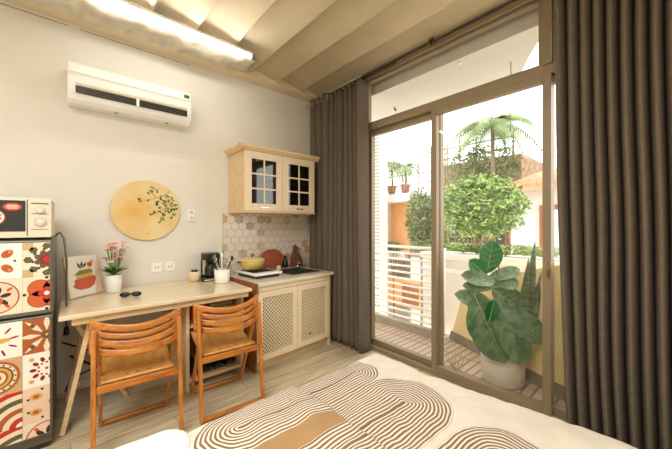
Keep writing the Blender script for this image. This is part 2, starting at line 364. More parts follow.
# louvred white block at far left
lb = empty('louvred_block'); tag(lb, 'tall white building with louvre strips, nearest the left curtain', 'building')
MB().box(-7.4, -5.62, 6.6, 7.0, -3.2, 4.1).build('wall', 'extw', lb)
for k in range(56):
    z = -1.6+k*.1; MB().box(-5.78, -5.60, 6.57, 6.599, z, z+.045).build('louvre', 'frame', lb)
# right-hand house
rh = empty('tiled_house'); tag(rh, 'white house with orange tiled roof and brown window, right of the bush', 'building')
MB().box(-2.44, .5, FY-.6, FY+2.5, -3.2, 2.12).build('wall', 'extw', rh)
b = MB(); b.prism([(FY-.95, 2.13), (FY+2.4, 2.9), (FY+2.4, 2.8), (FY-.95, 2.03)], lambda u, v, t: (t, u, v+.02), -2.52, .8); b.build('roof', 'tile', rh)
b = MB()
for k in range(27): 
    x = -2.47+k*.125; b.tube([(x, FY-.97, 2.16), (x, FY+2.4, 2.94)], .035, 8)
b.build('roof_ridges', 'tile', rh)
w = MB().box(-1.87, -.7, FY-.68, FY-.601, .55, 1.75).build('window', mat('redwood', (164, 96, 62), .6), rh)
for k in range(3): MB().box(-1.8+k*.38, -1.5+k*.38, FY-.69, FY-.681, .65, 1.65).build('pane', 'extw', w)
# vegetation
def tree(name, label, c, r, n, s, m, trunk, cat='tree', group=None, th=.05):
    t = empty(name, (c[0], c[1], trunk)); tag(t, label, cat, group)
    b = MB(); foliage(b, (0, 0, c[2]-trunk), r, n, s); b.build('foliage', m, t)
    b = MB(); b.tube([(0, 0, 0), (.03, .02, (c[2]-trunk)*.5), (0, 0, c[2]-trunk)], [th, th*.8, th*.4])
    for k in range(7):
        a = k*.9; b.tube([(0, 0, (c[2]-trunk)*.75), (cos(a)*r[0]*.5, sin(a)*r[1]*.5, c[2]-trunk+r[2]*(.1+.08*k))], [th*.4, th*.15], 6)
    b.build('trunk', 'bark', t); return t
tree('bush_tree', 'large bright green bushy tree standing beyond the white ledge', (-2.62, 6.2, 1.72), (.82, .7, .62), 4200, .115, 'leafr', -3.2)
tree('ivy_shrub', 'grey green climbing shrub on the brick wall left of the bush', (-4.85, 7.55, 1.5), (.5, .3, .95), 2300, .1, 'ivy', -3.2, 'shrub')
tree('terrace_shrub', 'pale leafy shrub on the brick terrace behind the bush', (-3.2, 7.6, 2.75), (.95, .3, .55), 1700, .1, 'ivy', 2.2, 'shrub')
tree('low_shrub', 'dark green low shrub at the foot of the bush', (-3.75, 7.3, .75), (.45, .3, .5), 1400, .09, 'ivy', -3.2, 'shrub')
tree('hedge_shrub', 'bright low planting along the white ledge top', (-1.4, 3.78, 1.06), (1.0, .1, .06), 1500, .05, 'leafr', .981, 'shrub', th=.006)
tree('balcony_shrub', 'small green plant at the foot of the peach recess', (-6.0, 7.75, .62), (.38, .18, .2), 500, .08, 'ivy', -3.2, 'shrub', th=.03)
def palm(name, label, base, hgt, n, L, m='palm', th=.05, droop=.9):
    t = empty(name, base); tag(t, label, 'palm')
    MB().tube([(0, 0, 0), (.04, 0, hgt*.5), (0, 0, hgt)], [th, th*.85, th*.7]).build('trunk', 'bark', t)
    for k in range(n):
        a = 2*pi*k/n+random.uniform(-.2, .2); el = random.uniform(.25, .95); b = MB(); pts = []
        for i in range(13):
            s_ = i/12; pts.append(Vector((cos(a)*L*s_*cos(el*(1-.3*s_)), sin(a)*L*s_*cos(el*(1-.3*s_)), hgt+L*(sin(el)*s_-droop*s_*s_))))
        b.tube(pts, [.012*(1-.8*i/12)+.002 for i in range(13)], 5)
        for i in range(1, 13):
            for f_ in (0, .5):
                p = pts[i-1].lerp(pts[i], f_) if i else pts[i]; d = (pts[i]-pts[i-1]).normalized(); side = d.cross(Vector((0, 0, 1))).normalized()
                ll = L*.3*sin(pi*min(.97, (i+f_)/13.2))+.02
                for sg in (-1, 1):
                    e = p+side*sg*ll*.8+d*ll*.5-Vector((0, 0, ll*.35)); w = d*L*.022
                    b.f([b.v(p-w), b.v(p+w), b.v(e)])
        b.build('frond', m, t)
    return t
palm('palm_tree', 'tall pale palm rising behind the bush', (-2.72, 7.1, -3.2), 6.75, 17, 1.15, droop=1.0)
p_ = empty('potted_palm', (-6.05, 7.8, 2.281)); 
def potted_palm(label, loc, hh):
    t = palm('potted_palm', label, loc, hh, 11, .72, th=.03, droop=1.1)
    MB().lathe([(.1, .002), (.15, .26), (.165, .26), (.165, .3), (.13, .3), (.13, .25)], (0, 0, 0), 20).build('pot', 'tile', t)
bpy.data.objects.remove(p_)
potted_palm('taller potted palm on the neighbour balcony slab', (-6.02, 7.72, 2.281), .95)
potted_palm('shorter potted palm at the right of the neighbour balcony', (-5.5, 7.72, 2.281), .85)
# bare twiggy tree
t = empty('bare_tree', (-3.75, 7.0, -3.2)); tag(t, 'thin bare twiggy tree left of the palm', 'tree'); b = MB()
b.tube([(0, 0, 0), (.05, 0, 3.5), (0, 0, 6.6)], [.04, .03, .015])
for k in range(26):
    a = random.uniform(0, 2*pi); z = random.uniform(4.8, 6.4); l = random.uniform(.3, .8)
    b.tube([(0, 0, z), (cos(a)*l*.6, sin(a)*l*.3, z+l*.2), (cos(a)*l, sin(a)*l*.4, z+l*.55)], [.009, .006, .003], 5)
b.build('trunk', 'bark', t)

# balcony plants ------------------------------------------------------
def leaf(b, base, d, L, Wd, up=(0, 0, 1), curl=.3, fold=.15, kind='fig', n=10):
    base = Vector(base); d = Vector(d).normalized(); up = Vector(up); side = d.cross(up).normalized(); nn = side.cross(d).normalized()
    rows = []
    for i in range(n+1):
        t = i/n
        if kind == 'fig': w = Wd*.5*(sin(pi*t**.85)**.6)*(.62+.5*t)
        elif kind == 'blade': w = Wd*.5*min(1, t*4+.5)*(1-t**3)**.8
        else: w = Wd*.5*sin(pi*t)
        c = base+d*L*t*(1-curl*.3*t)-nn*curl*L*t*t*.6
        rip = .012*L*sin(t*9)
        rows.append([c-side*w+nn*(fold*w+rip), c-side*w*.5+nn*fold*w*.3, c, c+side*w*.5+nn*fold*w*.3, c+side*w+nn*(fold*w-rip)])
    vs = [[b.v(p) for p in r] for r in rows]
    for i in range(n):
        for k in range(4): b.f([vs[i][k], vs[i+1][k], vs[i+1][k+1], vs[i][k+1]], True)
M['vein'] = mat('leaf_vein', (186, 196, 140), .5)
fx, fy = -.99, 2.805
fg = empty('potted_fig', (fx, fy, -.004)); tag(fg, 'fiddle-leaf fig with large glossy leaves in a white basket pot', 'potted plant')
MB().lathe([(.145, 0), (.165, .02), (.172, .18), (.168, .33), (.175, .345), (.160, .345), (.155, .28)], n=40).build('basket', 'basket', fg)
MB().lathe([(.154, .28), (.152, .29)], n=24).build('soil', 'soil', fg)
st = MB().tube([(0, 0, .28), (.01, .0, .55), (-.02, 0, .8), (-.03, -.01, 1.02)], [.014, .012, .01, .006]); st.build('stem', 'bark', fg)
Fw = Vector((-.7487, .6629, 0)); Rt = Vector((.6629, .7487, 0)); U = Vector((0, 0, 1))
def fleaf(pos, d, L, Wd, up, curl, m, name='leaf'):
    # pos and d given as right / away / up components
    p = Rt*pos[0]+Fw*pos[1]+U*pos[2]; dd = Rt*d[0]+Fw*d[1]+U*d[2]; uu = Rt*up[0]+Fw*up[1]+U*up[2]
    b = MB(); leaf(b, p, dd, L, Wd, uu, curl, .2)
    d_ = dd.normalized(); sd = d_.cross(uu).normalized(); n_ = sd.cross(d_).normalized(); b.mi = 1
    mid = lambda t: p+d_*L*t*(1-curl*.3*t)-n_*curl*L*t*t*.6+n_*.004
    b.tube([mid(t) for t in (0, .2, .4, .6, .8, .97)], [.003, .0026, .0022, .0018, .0014, .0006], 6)
    if L > .25:
        for t in (.18, .34, .5, .66):
            for sg in (-1, 1):
                a_ = mid(t); e_ = mid(min(.98, t+.16))+sd*sg*Wd*.36+n_*(.2*Wd*.36*.8+.003); b.tube([a_, a_.lerp(e_, .5)+n_*(-.004), e_], [.0018, .0014, .0006], 5)
    o_ = b.build(name, [m, 'vein'], fg, solid=.0)
K = .0086
def pleaf(x0, y0, x1, y1, wpx, depth=0, curl=.15, m='leafd', tilt=(0, 0)):
    # base and tip offsets measured in the plane of the plant, right / up
    a = ((x0-504)*K, depth, (382-y0)*K); c = ((x1-504)*K, depth-.02, (382-y1)*K)
    d = (c[0]-a[0], c[1]-a[1], c[2]-a[2]); L_ = sqrt(sum(q*q for q in d))
    fleaf(a, d, L_*1.04, wpx*K, (tilt[0], -1, tilt[1]), curl, m)
pleaf(488, 274, 493, 241, 27, .0, .05, 'leafb')
pleaf(487, 276, 469, 260, 18, -.02, .1, 'leafb')
pleaf(494, 282, 460, 273, 18, -.05, .2, 'leafd', (0, .5))
pleaf(494, 287, 462, 284, 14, -.03, .2, 'leafd', (0, .5))
pleaf(490, 280, 524, 268, 15, .02, .2, 'leafd', (0, .6))
pleaf(490, 289, 521, 280, 17, .0, .2, 'leafd', (0, .6))
pleaf(492, 297, 522, 296, 22, -.03, .15, 'leafd', (0, .4))
pleaf(489, 288, 522, 310, 24, -.06, .1, 'leafd')
pleaf(489, 303, 451, 291, 20, -.11, .1, 'leafd', (0, .4))
pleaf(466, 290, 492, 350, 42, -.17, -.05, 'leafd', (-.3, .1))
pleaf(486, 304, 537, 334, 30, -.14, .0, 'leafd', (.1, .35))
pleaf(480, 294, 512, 350, 42, -.19, .0, 'leafd', (.25, .3))
pleaf(466, 300, 478, 340, 26, -.14, .1, 'leafd', (-.5, .1))
pleaf(475, 314, 479, 293, 15, -.25, .05, 'leafb')
sk = empty('snake_plant', (fx, fy, .288)); tag(sk, 'snake plant with tall striped leaves rising right of the fig', 'potted plant')
M['snake'] = mat('snake_leaf', (126, 140, 96), .4, scale=5, stretch=(2, 2, 9), rgb2=(62, 84, 54))
for k, (bx, dx, L) in enumerate(((.145, .10, .95), (.13, .02, .78), (.15, .20, .72), (.12, .06, .60), (.145, .3, .52))):
    b = MB(); leaf(b, tuple(Rt*(bx-.02)-Fw*.06), tuple(Rt*dx+U-Fw*(.06+.03*(k%3))), L, .085, tuple(-Fw+Rt*.2*(k-2)), .08*(-1)**k, .25, 'blade', 14)
    o = b.build('leaf', 'snake', sk, solid=.004)
b = MB()
for k in range(7): b.tube([tuple(Rt*(-.36)+Fw*(.02*k+.15)), tuple(Rt*(-.36-.03*(k-3))+U*.14+Fw*(.02*k+.15)), tuple(Rt*(-.36-.06*(k-3))+U*.2+Fw*(.02*k+.15))], [.004, .003, .001], 5)
b.T = Matrix.Identity(4)
gr = b.build('grass_tuft', mat('dry_grass', (190, 176, 100), .7)); gr.location = (fx+.05, fy-.02, -.003); tag(gr, 'small yellowish grass tuft on the deck left of the fig', 'plant')

# ============================================================ FURNITURE
# ---- bed
BX0, BX1, BY0, BY1 = -1.315, .5, -.5, 1.525
def duvet_mat(name, arches, base=(240, 230, 210), stripe=(136, 99, 62), period=.0172):
    m = bpy.data.materials.new(name); m.use_nodes = True; nt = m.node_tree; p = nt.nodes['Principled BSDF']; Lk = nt.links.new
    def mth(op, a, b_=None, c=None):
        n = nt.nodes.new('ShaderNodeMath'); n.operation = op
        for i, x in enumerate((a, b_, c)):
            if x is None: continue
            if isinstance(x, (int, float)): n.inputs[i].default_value = x
            else: Lk(x, n.inputs[i])
        return n.outputs[0]
    tc = nt.nodes.new('ShaderNodeTexCoord'); sp = nt.nodes.new('ShaderNodeSeparateXYZ')
    nz = nt.nodes.new('ShaderNodeTexNoise'); nz.inputs['Scale'].default_value = 7; Lk(tc.outputs['Object'], nz.inputs[0])
    Lk(tc.outputs['Object'], sp.inputs[0])
    off = mth('MULTIPLY', mth('SUBTRACT', nz.outputs[0], .5), .02)
    X = mth('ADD', sp.outputs[0], off); Y = mth('ADD', sp.outputs[1], off)
    col = None
    base_c = srgb(*base)
    prev = None
    for (cx, y0, y1, R, inner, solid) in arches:      # capsule from y0 to y1 about x=cx
        yy = mth('SUBTRACT', Y, mth('MINIMUM', mth('MAXIMUM', Y, y0), y1)); xx = mth('SUBTRACT', X, cx)
        d = mth('SQRT', mth('ADD', mth('MULTIPLY', xx, xx), mth('MULTIPLY', yy, yy)))
        inside = mth('LESS_THAN', d, R)
        st_ = mth('LESS_THAN', mth('FRACT', mth('DIVIDE', d, period)), .5)
        if inner > 0: st_ = mth('MAXIMUM', st_, mth('LESS_THAN', d, inner))
        mk = mth('MULTIPLY', inside, st_)
        mx = nt.nodes.new('ShaderNodeMixRGB'); Lk(inside, mx.inputs[0])
        mx2 = nt.nodes.new('ShaderNodeMixRGB'); Lk(mk, mx2.inputs[0]); mx2.inputs[1].default_value = base_c; mx2.inputs[2].default_value = srgb(*(solid or stripe))
        if prev is None: mx.inputs[1].default_value = base_c
        else: Lk(prev, mx.inputs[1])
        Lk(mx2.outputs[0], mx.inputs[2]); prev = mx.outputs[0]
    n3 = nt.nodes.new('ShaderNodeTexNoise'); n3.inputs['Scale'].default_value = 9; n3.inputs['Detail'].default_value = 5; Lk(tc.outputs['Object'], n3.inputs[0])
    mm = nt.nodes.new('ShaderNodeMixRGB'); mm.blend_type = 'MULTIPLY'; mm.inputs[0].default_value = .25; Lk(prev, mm.inputs[1]); Lk(n3.outputs[0], mm.inputs[2])
    Lk(mm.outputs[0], p.inputs['Base Color']); p.inputs['Roughness'].default_value = .95; p.inputs['Sheen Weight'].default_value = .2
    return m
duv1 = duvet_mat('duvet_print', [(-1.215, .2, 1.225, .135, 0, None), (-.86, .2, 1.19, .225, 0, None), (-.41, .6, 1.15, .19, .045, None), (.05, .5, 1.0, .22, 0, None)])
duv2 = duvet_mat('duvet_print_flap', [(-1.14, .5, 1.2, .17, .0, None), (-.80, -.2, 1.2, .13, .0, None), (-.96, .2, 1.2, .046, .05, (176, 138, 90)), (-.3, .2, .75, .2, .03, None)])
bed = empty('bed', (0, 0, 0)); tag(bed, 'low double bed in the foreground, under the arch-print duvet', 'bed')
MB().box(BX0+.06, BX1-.02, BY0, BY1-.06, .08, .26).build('bed_base', 'pale', bed, bevel=.01)
MB().box(BX0+.05, BX1-.02, BY0, BY1-.05, .262, .455).build('mattress', 'duvw', bed, bevel=.05, seg=4)
for x in (BX0+.12, BX1-.1):
    for y in (BY0+.08, BY1-.15): MB().box(x-.03, x+.03, y-.03, y+.03, .001, .08).build('leg', 'pale', bed)
def drape(x, y, top, dr=.035):
    ex = max(0, BX0+.03-x) ; ey = max(0, y-(BY1-.03)); e = max(ex, ey)
    return e
def duv_pt(sx, sy, top=.485, amp=1, off=0):
    # sx, sy: surface distances; beyond the mattress edge the cloth hangs down
    x, y, z = sx, sy, top+off
    r = .05
    def hang(d):
        if d <= 0: return 0, 0
        if d < r*pi/2: return r*sin(d/r), r*(1-cos(d/r))
        return r, r+(d-r*pi/2)
    ox, dzx = hang((BX0+.03)-sx); oy, dzy = hang(sy-(BY1-.035))
    if sx < BX0+.03: x = BX0+.03-ox
    if sy > BY1-.035: y = BY1-.035+oy
    z -= max(dzx, dzy) if (dzx or dzy) else 0
    wr = .010*noise.noise(Vector((sx*3.2, sy*2.4, 1)))+.007*noise.noise(Vector((sx*9, sy*7, 4)))+.004*noise.noise(Vector((sx*22, sy*18, 9)))
    # ripples of creased cotton towards the window-side edge on the right
    q = max(0, min(1, (sx+.55)/.5))*max(0, 1-abs(sy-1.4)/.35)
    wr += q*(.02*noise.noise(Vector((sx*7, sy*11, 7)))+.012)
    z += wr*amp*1.3
    bu = max(0, min(1, (sx+1.1)/.9)); bu = bu*bu*(3-2*bu); y += .09*bu*max(0, min(1, (sy-1.0)/.45))
    if dzx > .03: x -= .02*sin(sy*14)*min(1, dzx*5)+.02
    if dzy > .03: y += .012*sin(sx*17)*min(1, dzy*5)+.01
    return (x, y, z)
b = MB(); b.grid(150, 150, lambda u, v: duv_pt(BX0-.28+u*(BX1-BX0+.27), BY0+.02+v*(BY1-BY0+.26)))
dv = b.build('duvet', duv1, solid=.03); tag(dv, 'cream duvet printed with brown concentric arches, spread over the bed', 'duvet')
# folded-over near layer
def flap_pt(u, v):
    sy = -.35+v*(.872+.35); sx = BX0+.02+u*(1.1)
    e = min(1, (1-v)*12, u*14+.0); x, y, z = duv_pt(sx, sy, .485, .9, .024+.016*e)
    z += .012*noise.noise(Vector((sx*6, sy*5, 3)))+.02*math.exp(-((u-.22)/.08)**2)*math.exp(-((v-.8)/.25)**2)
    if sy < .42 and sx < -1.24: z += .0
    y += .012*noise.noise(Vector((sx*5, 2, 2)))
    return (x, y, z)
b = MB(); b.grid(110, 110, flap_pt)
fl = b.build('duvet_fold', duv2, dv, solid=.025); fl['label'] = 'folded-over near layer with a solid brown band'
# white pillow corner at the near left
b = MB()
def pil(u, v):
    a = 2*pi*u; q = pi*v
    sx_ = (abs(cos(a))**.6)*(1 if cos(a) > 0 else -1); sy_ = (abs(sin(a))**.6)*(1 if sin(a) > 0 else -1)
    return (-1.235+.10*sx_*sin(q)**.6, .09+.25*sy_*sin(q)**.6, .535+.028*cos(q)+.006*noise.noise(Vector((a*2, q*2, 0))))
b.grid(48, 20, pil)
tag(b.build('cushion', mat('fluffy_white', (246, 240, 228), .95, var=.02, bump=.5, bscale=90, sheen=.4), doubles=True), 'white fluffy cushion on the near left corner of the bed', 'cushion')

# ---- curtains
def curtain(name, label, x0, x1, yc, z0, z1, folds, amp, thr=.4, seed=0, gather=None):
    t = empty(name, ((x0+x1)/2, yc, 0)); tag(t, label, 'curtain', None); b = MB(); cx = (x0+x1)/2
    def fn(u, v):
        z = z0+(z1-z0)*v
        ph = u*folds*2*pi + .5*sin(u*9+seed)+(1-v)*.7*noise.noise(Vector((u*6, v*1.3, seed)))
        a = amp*(.75+.35*noise.noise(Vector((u*5, seed, v*.6))))
        x = x0+(x1-x0)*u - .9*(x1-x0)/folds/(2*pi)*sin(ph)
        if gather: x += gather(u, v)
        y = a*cos(ph) + (1-v)*.03*noise.noise(Vector((u*9, v*2, seed+3)))
        return (x-cx, y, z)
    b.grid(int(folds*26), 40, fn); b.build('fabric', 'curtain', t, solid=.004)
    return t
c1 = curtain('curtain', 'dark taupe curtain at the left, with ring-top pleats beside the cabinet', -3.14, -2.74, 2.34, .012, 2.93, 3, .07, seed=2)
c2 = curtain('curtain', 'dark taupe curtain panel bunched beside the left glass door', -2.69, -2.17, 2.33, .012, 2.885, 7, .085, seed=5, gather=lambda u, v: (.03*(1-v)**2)*(1 if u > .5 else -1))
c3 = curtain('curtain', 'wide dark brown curtain at the right, in front of the glass door', -.50, .55, 2.26, .012, 2.9, 18, .09, seed=9, gather=lambda u, v: .07*(1-v)**2*(1-u)+.02*noise.noise(Vector((u*4, v*3, 1)))*(1-v))
for c in (c1, c2, c3): pass
# ring eyelets of the left curtain
for k in range(5):
    b = MB(); x = -.19+k*.095
    b.lathe([(.026, -.003), (.026, .003), (.016, .003), (.016, -.003), (.026, -.003)], (0, 0, 0), 20, cap=False)
    o = b.build('eyelet', 'chrome', c1); o.rotation_euler = (radians(90), 0, 0); o.location = (x, -.05, 2.87)
# gathered tie at the floor of the left curtain
b = MB()
for k in range(5):
    pts = [(-.0+.03*sin(i*1.3+k*1.1)+.02*k, -.075-.012*k+.01*cos(i+k), .03+.17*abs(sin(i*.5+k*.5))) for i in range(12)]
    b.tube(pts, .008, 6)
o = b.build('tie_cord', 'curtain', c2); o.location = (.23, .0, 0)
rod = empty('curtain_rod', (-1.2, 2.38, 2.955)); tag(rod, 'dark thin curtain rod along the top of the window', 'curtain rod')
MB().tube([(-1.95, 0, 0), (1.9, 0, 0)], .009, 12).build('pole', 'black', rod)
MB().tube([(-1.15, 0, -.012), (-.62, 0, -.012)], .017, 12).build('sleeve', 'dark', rod)
for x in (-.22, 1.2):
    b = MB(); b.box(x-.02, x+.02, -.02, .05, .01, .03); b.tube([(x, 0, .012), (x, -.01, -.03), (x, -.03, -.045), (x, -.045, -.02)], .007, 8); b.build('bracket', 'brass', rod)

# ---- desk
dk = empty('desk', (-2.88, .58, 0), radians(0)); tag(dk, 'long pale wooden desk against the left wall on trestle legs', 'desk')
x0, x1 = -3.235+2.88, -2.445+2.88; y0, y1 = -.055-.58, 1.188-.58
def skew(p): return p
b = MB(); b.box(x0, x1, y0, y1, .765, .795); top = b.build('tabletop', mat('desk_top', (236, 218, 182), .22, var=.03, scale=4, stretch=(5, 1, 1), coat=.4), dk, bevel=.006)
b = MB(); b.box(x1-.05, x1-.03, y0+.06, y1-.02, .72, .7645); b.build('apron', 'pale', dk, bevel=.003)
legs = [((-.05+.0, .115), (.0, -.04), -2.56), ]
def dleg(xt, yt, xb, yb, nm='leg'): MB().bar((xt+2.88, yt-.58, .764), (xb+2.88, yb-.58, .008), .028, .045, up=(1, 0, 0)).build(nm, 'pale', dk, bevel=.004)
dleg(-2.575, .11, -2.60, -.04)
dleg(-2.60+.0, -.0, -2.86, .33)
dleg(-3.10, .11, -3.06, -.02)
MB().bar((-3.07+2.88, .02-.58, .3), (-2.61+2.88, .04-.58, .3), .02, .035).build('stretcher', 'pale', dk)
# shelf unit under the desk
su = empty('shoe_rack', (-2.8, .94, 0)); tag(su, 'open pale shelf unit under the desk, behind the right chair', 'shelf')
MB().box(-.3, .20, -.245, -.22, .001, .718).build('side_panel', 'pale', su); MB().box(-.3, .20, .215, .24, .001, .718).build('side_panel', 'pale', su)
MB().box(-.3, .19, -.2195, .2145, .06, .085).build('shelf', 'pale', su); MB().box(-.3, .17, -.2195, .2145, .50, .52).build('shelf', 'pale', su)
MB().box(-.32, -.301, -.245, .24, .001, .718).build('back_panel', 'brownp', su)
def shoe(label, x, y, rz, L=.26):
    t = empty('shoe', (x, y, .0855), rz); tag(t, label, 'shoe', None)
    b = MB(); b.prism([(-L/2, 0), (-L/2, .07), (-L*.2, .085), (0, .06), (L*.3, .045), (L*.5, .022), (L*.5, 0)], lambda u, v, q: (u, q*(1-.25*abs(u)/L), v+.012), -.042, .042); b.build('upper', 'black', t, bevel=.012, seg=3)
    MB().prism([(-L/2-.003, 0), (L/2+.004, 0), (L/2, .0115), (-L/2, .0115)], lambda u, v, q: (u, q, v), -.042, .042).build('sole', 'grey', t, bevel=.003)
for k, y in enumerate((.775, .877, .979, 1.081)):
    shoe(['leftmost dark shoe on the bottom shelf under the desk', 'second dark shoe from the left on the bottom shelf under the desk', 'third dark shoe from the left on the bottom shelf under the desk', 'rightmost dark shoe on the bottom shelf under the desk'][k], -2.78, y, radians(0))
# folded clothes and red bag
b = MB(); b.prism([(-.07, 0), (.07, 0), (.06, .13), (.02, .16), (-.03, .15), (-.065, .12)], lambda u, v, q: (q, u, v), -.05, .05)
o = b.build('red_bag', 'red', bevel=.02, seg=3); o.location = (-2.74, .83, .5205); tag(o, 'small red bag on the upper shelf under the desk', 'bag')
b = MB()
for k in range(4): b.box(-.12+.01*(k % 2), .12, -.11, .11-.01*(k % 2), k*.036, k*.036+.034)
o = b.build('folded_cloth', 'bark', bevel=.014, seg=3); o.location = (-2.8, 1.02, .5205); tag(o, 'stack of folded brown cloth on the upper shelf under the desk', 'folded cloth')

# ---- folding chairs (front faces -x)
def make_chair():
    t = empty('folding_chair', (0, 0, 0))
    hw = .22
    # backrest: curved ply, three slots
    nu, nv = 56, 18
    def fn(u, v):
        y = -hw-.02+u*(2*hw+.04); c = 1-(y/(hw+.02))**2
        z = .595+v*.18 - .03*c + .012*(1-c)*v
        return (-.095+.092*c-.03*(v), y, z)
    rows = {3, 6, 9}
    def skip(i, j): return (j in (4, 9, 13)) and 6 <= i < 50
    MB().grid(nu, nv, fn, skip).build('backrest', 'orange', t, solid=.012)
    # seat: curved ply panel with finger holes
    def sfn(u, v):
        x = -.035-.40*u; y = -hw+.03+v*(2*hw-.06)
        return (x, y, .432+.05*u*u-.016*sin(pi*u)-.0*(abs(v-.5)))
    MB().grid(20, 12, sfn).build('seat', mat('seat_ply', (222, 166, 92), .35, scale=4, stretch=(1.5, 8, 1), rgb2=(206, 146, 72), coat=.3) if 'seat_ply' not in bpy.data.materials else bpy.data.materials['seat_ply'], t, solid=.012)
    b = MB()
    for y in (-.06, -.01, .05): b.lathe([(.006, 0), (.006, .0012)], (-.085, y, .4345), 12)
    b.build('seat_hole', 'dark', t)
    MB().box(-.028, -.004, -hw+.013, hw-.013, .385, .425).build('seat_rail', 'orange', t, bevel=.005)
    MB().box(-.40, -.375, -hw+.04, hw-.04, .435, .46).build('front_rail', 'orange', t, bevel=.005)
    for s in (-1, 1):
        MB().bar((-.055, s*hw, .74), (.035, s*hw, .012), .024, .034, up=(1, 0, 0)).build('leg', 'orangev', t, bevel=.005)
        MB().bar((-.075, s*(hw-.025), .62), (-.385, s*(hw-.025), .012), .022, .032, up=(1, 0, 0)).build('leg', 'orangev', t, bevel=.005)
        MB().tube([(0, -s*.016, 0), (0, s*.016, 0)], .006, 8).build('bolt', 'grey', t).location = (-.165, s*(hw-.02), .445)
    MB().box(.022, .046, -hw+.012, hw-.012, .012, .036).build('stretcher', 'orange', t, bevel=.006)
    MB().box(-.395, -.37, -hw+.036, hw-.036, .012, .036).build('stretcher', 'orange', t, bevel=.006)
    return t
ch = make_chair(); ch.location = (-2.14, .315, 0); ch.rotation_euler.z = radians(-4.5)
tag(ch, 'left folding wooden chair tucked at the desk, nearest the fridge', 'chair', 'folding chairs at the desk')
ch2 = copy_tree(ch); ch2.location = (-2.135, .885, 0); ch2.rotation_euler.z = radians(-4)
tag(ch2, 'right folding wooden chair at the desk, beside the lattice cabinet', 'chair', 'folding chairs at the desk')

# ---- lattice base cabinet
th = radians(4.2)
cb = empty('base_cabinet', (-2.50, 1.255, 0), th); tag(cb, 'cream base cabinet with two lattice doors under the worktop', 'cabinet')
CW, CD, CH = .935, .62, .789
MB().box(-CD, -.02, 0, .018, .0, CH+.0).build('side_panel', 'brownp', cb)
MB().box(-CD, -.02, CW-.018, CW, .0, CH).build('side_panel', 'pale', cb)
MB().box(-CD, -.03, .0185, CW-.0185, .10, .118).build('bottom_panel', 'pale', cb)
MB().box(-CD, -CD+.012, .0185, CW-.0185, .119, CH).build('back_panel', 'pale', cb)
MB().box(-.075, -.055, .0185, CW-.0185, .0, .0995).build('kick_board', 'pale', cb)
MB().box(-.0195, .0, 0, CW, .735, CH).build('top_rail', 'pale2', cb, bevel=.002)
MB().box(-.0195, .0, CW-.03, CW, .0, .7345).build('stile', 'pale2', cb)
for k, ya in enumerate((.003, .455)):
    yb = ya+.447; z0_, z1_ = .105, .732; w = .052
    b = MB(); fn = lambda u, v, q: (q, u, v)
    b.box(.0, .02, ya, ya+w, z0_, z1_); b.box(.0, .02, yb-w, yb, z0_, z1_); b.box(.0, .02, ya+w, yb-w, z0_, z0_+w); b.box(.0, .02, ya+w, yb-w, z1_-w, z1_)
    d = b.build('door', 'pale2', cb)
    b = MB(); sp_ = .030; wd = .0095
    u0, u1, v0, v1 = ya+w, yb-w, z0_+w, z1_-w
    for sg in (1, -1):
        for i in range(-40, 60):
            c0 = i*sp_*1.2
            # line v - v0 = sg*(u-u0)*1.15 + c0
            hh = wd*.75
            poly = clip([(u0-.01, v0+c0+sg*(-.01)*1.15-hh), (u1+.01, v0+c0+sg*(u1+.01-u0)*1.15-hh), (u1+.01, v0+c0+sg*(u1+.01-u0)*1.15+hh), (u0-.01, v0+c0+sg*(-.01)*1.15+hh)], u0, u1, v0, v1)
            if poly: b.prism(poly, fn, .004 if sg > 0 else .0085, .008 if sg > 0 else .0125)
    b.build('lattice', 'pale2', d)
    MB().box(-.006, .003, ya+w-.004, yb-w+.004, z0_+w, z1_-w).build('shade_backing', mat('painted_inner_shade', (92, 64, 36), .9), d)  # dark sheet coloured as the shade inside the cabinet
MB().lathe([(.008, 0), (.012, .012), (.004, .014)], (0, 0, 0), 12).build('knob', 'black', cb).location = (.02, .62, .21)
# worktop with sink cut-out
wt = empty('worktop', (-2.50, 1.255, 0), th); tag(wt, 'white worktop over the lattice cabinet, holding hob and sink', 'worktop')
b = MB(); z0_, z1_ = .7905, .82; X0, X1, Y0, Y1 = -.68, .03, .0, .962; sx0, sx1, sy0, sy1 = -.50, -.11, .50, .88
X0 = -.655
b.box(X0, sx0, Y0, Y1, z0_, z1_); b.box(sx1, X1, Y0, Y1, z0_, z1_); b.box(sx0, sx1, Y0, sy0, z0_, z1_); b.box(sx0, sx1, sy1, Y1, z0_, z1_)
b.build('slab', mat('white_top', (236, 226, 206), .3, var=.03, coat=.3), wt)
b = MB(); b.box(-.65, .034, -.013, -.0005, .715, .819); b.build('edge_board', 'brownp', wt)
sk_ = empty('sink', (-2.50, 1.255, 0), th); tag(sk_, 'steel sink set into the worktop by the curtain', 'sink')
b = MB(); b.box(sx0-.015, sx0+.012, sy0-.015, sy1+.015, .8205, .825); b.box(sx1-.012, sx1+.015, sy0-.015, sy1+.015, .8205, .825); b.box(sx0+.012, sx1-.012, sy0-.015, sy0+.012, .8205, .825); b.box(sx0+.012, sx1-.012, sy1-.012, sy1+.015, .8205, .825)
b.build('rim', 'steel', sk_)
b = MB(); g = .014
b.box(sx0+g, sx1-g, sy0+g, sy1-g, .66, .664); b.box(sx0+.004, sx0+g, sy0+g, sy1-g, .66, .8204); b.box(sx1-g, sx1-.004, sy0+g, sy1-g, .66, .8204); b.box(sx0+.004, sx1-.004, sy0+.004, sy0+g, .66, .8204); b.box(sx0+.004, sx1-.004, sy1-g, sy1-.004, .66, .8204)
b.build('basin', 'steel', sk_)
ft = empty('faucet', (-3.06, 1.255+.83, .8205)); tag(ft, 'slim chrome faucet at the back of the sink', 'faucet')
